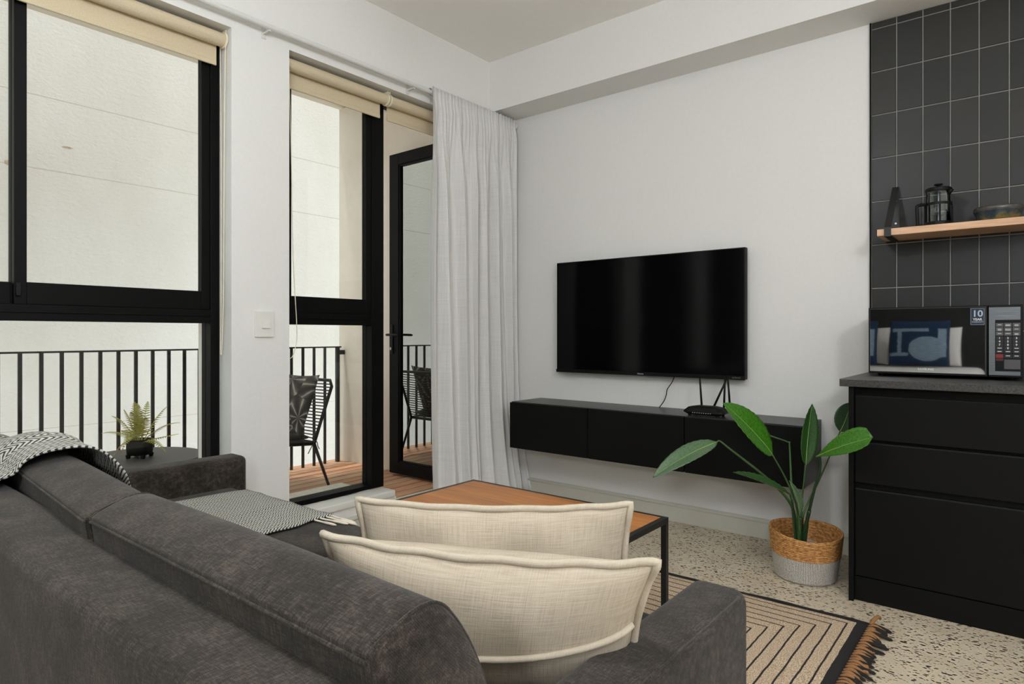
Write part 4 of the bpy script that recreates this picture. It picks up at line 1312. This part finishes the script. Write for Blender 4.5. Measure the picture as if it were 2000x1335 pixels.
# ------------------------------------------------------------------ throw blanket
th = thing('throw_blanket', (-2.15, 0.55, 0.43), 'black and white herringbone throw over the left end of the sofa back', 'blanket')
prof = [(0.292, 0.42), (0.290, 0.60), (0.294, 0.712), (0.315, 0.735), (0.37, 0.737), (0.425, 0.760), (0.445, 0.788), (0.490, 0.812), (0.545, 0.818), (0.590, 0.790), (0.628, 0.725), (0.655, 0.640), (0.678, 0.545), (0.695, 0.465), (0.74, 0.447), (0.85, 0.442), (1.0, 0.440), (1.15, 0.440), (1.30, 0.440), (1.375, 0.436)]
PP = catmull([Vector((0, *p)) for p in prof], 4)
acc = [0]
for i in range(1, len(PP)): acc.append(acc[-1]+(PP[i]-PP[i-1]).length)
def interp(tab, y):
    for (a, va), (b, vb) in zip(tab, tab[1:]):
        if y <= b: return va+(vb-va)*max(0, (y-a))/(b-a)
    return tab[-1][1]
NW = 40
right = [(0.29, -1.93), (0.37, -1.90), (0.44, -1.84), (0.50, -1.79), (0.56, -1.755), (0.62, -1.76), (0.70, -1.84), (0.8, -1.90), (1.1, -1.925), (1.375, -1.945)]
left = [(0.29, -2.62), (0.5, -2.58), (0.8, -2.58), (1.375, -2.55)]
rt_ = random.Random(5)
def tpt(i, j):
    p = PP[i]; u = j/(NW-1)
    R_ = interp(right, p.y)+0.006*sin(acc[i]*22)+0.004*sin(acc[i]*47); L_ = interp(left, p.y)
    x = L_+(R_-L_)*u
    n1 = 0.006*sin(u*17+acc[i]*3)+0.004*sin(u*31-acc[i]*6)+0.004*sin(u*9+acc[i]*14)
    flat = 1.0 if p.y < 0.7 else 0.35
    t = PP[min(i+1, len(PP)-1)]-PP[max(i-1, 0)]; t.normalize()
    nr = Vector((0, -t.z, t.y))
    lift = max(0, n1*flat)+0.003
    drop = max(0.0, min(1.0, (-2.10-x)/0.32)); drop = drop*drop*(3-2*drop)
    hi = max(0.0, min(1.0, (p.z-0.70)/0.08))
    q = Vector((x, p.y, p.z-0.062*drop*hi))+nr*lift
    return q
th_m = MB(); th_m.grid(tpt, len(PP), NW)
uvs = [((j/(NW-1))*0.72, acc[i]) for i in range(len(PP)) for j in range(NW)]
th_m.build('throw_cloth', M['throw'], th, smooth=True, solid=0.005, uvs=uvs)
for k, (y, ln, dy) in enumerate(((1.365, 0.13, 0.01), (1.345, 0.15, 0.02), (1.320, 0.12, 0.03), (1.296, 0.10, 0.02))):
    pts = [(-1.945, y, 0.442), (-1.945+ln*0.4, y+dy*0.5, 0.439), (-1.945+ln, y+dy, 0.4375)]
    MB().tube(catmull(pts, 5), [0.0035]*6+[0.005]*4+[0.002], 6).build('tassel', M['tassel'], th, smooth=True)

# ------------------------------------------------------------------ linen cushions on the sofa
def linen_cushion(tl, tr, h, lean_dir, T, label, sag, seed, hem=False, wr=0.0045):
    tl, tr = Vector(tl), Vector(tr)
    ex = (tr-tl); w = ex.length; ex.normalize()
    dn = Vector(lean_dir).normalized()
    ey = -dn; en = ex.cross(ey).normalized()
    O = (tl+tr)/2 + dn*h/2
    V, F, UV, rim = pillow_surface(w, h, T, sag=sag, nu=36, nv=28, power=0.5, wrinkle=wr, seed=seed)
    c = thing('linen_cushion', tuple(O), label, 'cushion', 'cream linen cushions on the sofa')
    mb = MB(); mb.v = place(V, O, ex, ey, en); mb.f = F
    mb.build('cover', M['linen'], c, smooth=True, uvs=UV)
    rp = [Vector(mb.v[i]) for i in rim]
    r_ = random.Random(seed)
    rp = [p+(p-O).normalized()*0.004+en*0.0022*sin(i*0.9+seed) for i, p in enumerate(rp)]
    fl = MB(); fl.tube(rp, 0.0075, 8, closed=True, flat=1.0)
    fl.build('flanged_edge', M['linen_edge'], c, smooth=True, uvs=[(i*0.01, (i % 8)*0.02) for i in range(len(fl.v))])
    if hem:
        nu, nv = 36, 28
        idx = {}
        def back(u, v):
            t = (max(0, 1-u*u)*max(0, 1-v*v))**0.5
            x = u*w/2*(1-sag*(1-v*v)*0.55); y = v*h/2*(1-sag*(1-u*u))
            return O+ex*x+ey*y+en*(T*t+0.0045)
        pts = [back(-0.985+1.97*i/40, 0.16+0.04*cos(i/40*6.28)+0.12*(i/40)) for i in range(41)]
        hm = MB(); hm.tube(pts, 0.0060, 8)
        hm.build('flap_hem', M['linen_edge'], c, smooth=True, uvs=[(i*0.01, (i % 8)*0.02) for i in range(len(hm.v))])
    return c
linen_cushion((-1.158, 0.885, 0.722), (-0.672, 1.230, 0.722), 0.36, (-0.10, 0.16, -1.0), 0.062, 'cream linen cushion nearest the coffee table, upright behind the other one', 0.10, 3)
linen_cushion((-1.025, 0.705, 0.715), (-0.468, 0.945, 0.722), 0.37, (-0.27, 0.36, -0.86), 0.098, 'cream linen cushion with a hemmed flap, leaning on the sofa back cushion', 0.16, 8, hem=True, wr=0.0015)

# ------------------------------------------------------------------ bed at the far end of the room (mirrored in the microwave)
M['duvet'] = plain('white_duvet_cotton', (232, 228, 220), 0.9, nscale=14, bump=0.5, var=0.03, dist=0.02)
M['headboard'] = plain('black_headboard', (24, 23, 22), 0.7, nscale=60, var=0.1)
def blue_print():
    k = Nodes('navy_cushion_with_pale_strokes')
    tc = k.add('ShaderNodeTexCoord'); sep = k.add('ShaderNodeSeparateXYZ'); k.link(tc.outputs['UV'], sep.inputs[0])
    nz = k.noise(tc.outputs['UV'], 14, 3)
    j = k.math('MULTIPLY', k.math('SUBTRACT', nz, 0.5), 0.05)
    U = k.math('ADD', sep.outputs[0], j); V_ = k.math('ADD', sep.outputs[1], j)
    def rect(u0, u1, v0, v1):
        a = k.math('MULTIPLY', k.math('GREATER_THAN', U, u0), k.math('LESS_THAN', U, u1))
        b = k.math('MULTIPLY', k.math('GREATER_THAN', V_, v0), k.math('LESS_THAN', V_, v1))
        return k.math('MULTIPLY', a, b)
    def ell(cu, cv, ru, rv):
        a = k.math('POWER', k.math('DIVIDE', k.math('SUBTRACT', U, cu), ru), 2.0)
        b = k.math('POWER', k.math('DIVIDE', k.math('SUBTRACT', V_, cv), rv), 2.0)
        return k.math('LESS_THAN', k.math('ADD', a, b), 1.0)
    f = ell(0.36, 0.36, 0.30, 0.26)
    for r_ in (rect(0.34, 0.94, 0.73, 0.80), rect(0.78, 0.85, 0.24, 0.76), rect(0.66, 0.98, 0.20, 0.27), rect(0.06, 0.19, 0.20, 0.80)):
        f = k.math('MAXIMUM', f, r_)
    st = k.noise(k.coord('UV', scale=(1, 12, 1)), 8, 3)
    pale = k.ramp(st, [(0.3, lin((98, 122, 142))), (0.7, lin((150, 168, 182)))])
    k.color(k.mix(f, lin((14, 44, 74)), pale)); k.b.inputs['Roughness'].default_value = 0.95
    return k.m
M['blue_print'] = blue_print()
bed = thing('bed', (-1.3, -1.9, 0), 'white dressed bed with black headboard behind the camera', 'bed')
box('bed_base', M['headboard'], bed, -2.05, -0.42, -2.78, -0.95, 0.06, 0.36, 0.01)
box('headboard', M['headboard'], bed, -2.12, -0.34, -2.86, -2.79, 0.0, 1.50, 0.01)
for x in (-2.0, -0.47):
    for y in (-2.7, -1.0):
        box('leg', M['headboard'], bed, x-0.03, x+0.03, y-0.03, y+0.03, 0, 0.06)
MB().box(-2.07, -0.40, -2.775, -0.92, 0.361, 0.712).build('duvet', M['duvet'], bed, bevel=0.08, bseg=5)
def bed_pillow(x, y, z, w, h, T, lean, m_, label, name='pillow', g=None):
    V, F, UV, rim = pillow_surface(w, h, T, sag=0.06, nu=22, nv=22)
    UV = [((p[0]/w+0.5), (p[1]/h+0.5)) for p in V]
    up = Vector((0, -lean, 1)).normalized(); ex = Vector((-1, 0, 0)); en = ex.cross(up)
    UV = [(u, v) for u, v in UV]
    mb = MB(); mb.v = place(V, Vector((x, y, z+h/2)), ex, up, en); mb.f = F
    o = mb.build(name, m_, None, smooth=True, uvs=UV)
    return tag(o, label, 'pillow', g)
bed_pillow(-0.995, -2.32, 0.722, 0.60, 0.54, 0.07, 0.22, M['blue_print'], 'navy cushion with pale strokes leaning at the right of the bed', 'bed_cushion')
bed_pillow(-1.71, -2.32, 0.722, 0.60, 0.54, 0.07, 0.22, M['blue_print'], 'navy cushion with pale strokes leaning at the left of the bed', 'bed_cushion')
bed_pillow(-0.955, -2.55, 0.722, 0.70, 0.46, 0.08, 0.22, M['duvet'], 'white pillow behind the right navy cushion on the bed', 'bed_pillow')
bed_pillow(-1.67, -2.55, 0.722, 0.70, 0.46, 0.08, 0.22, M['duvet'], 'white pillow behind the left navy cushion on the bed', 'bed_pillow')

# ------------------------------------------------------------------ out-of-view pendant globes, added to brighten the room
M['lamp_white'] = plain('white_lamp_body', (230, 230, 228), 0.5, nscale=40)
def glow():
    k = Nodes('lit_opal_glass')
    k.b.inputs['Emission Color'].default_value = (*FILL_COLOR, 1)
    k.b.inputs['Emission Strength'].default_value = FILL_STRENGTH
    k.color(k.ramp(k.noise(k.coord(), 5), [(0.3, (0.88, 0.88, 0.86)), (0.7, (0.9, 0.9, 0.88))]))
    return k.m
M['opal'] = glow()
for i, (x, y, z, GR) in enumerate(FILL_LAMPS):
    l = thing('pendant_lamp', (x, y, ZC), FILL_LABELS[i], 'lamp', 'pendant lamps')
    MB().lathe([(0.0, ZC-0.0005), (0.06, ZC-0.0005), (0.06, ZC-0.02), (0.0, ZC-0.022)], (x, y, 0), 24, False, False).build('ceiling_rose', M['lamp_white'], l)
    MB().tube([(x, y, ZC-0.02), (x, y, z+GR-0.01)], 0.004, 8).build('flex', M['lamp_white'], l)
    MB().lathe([(GR*sin(pi*k/12), z-GR*cos(pi*k/12)) for k in range(13)], (x, y, 0), 24, False, False).build('globe', M['opal'], l, smooth=True)
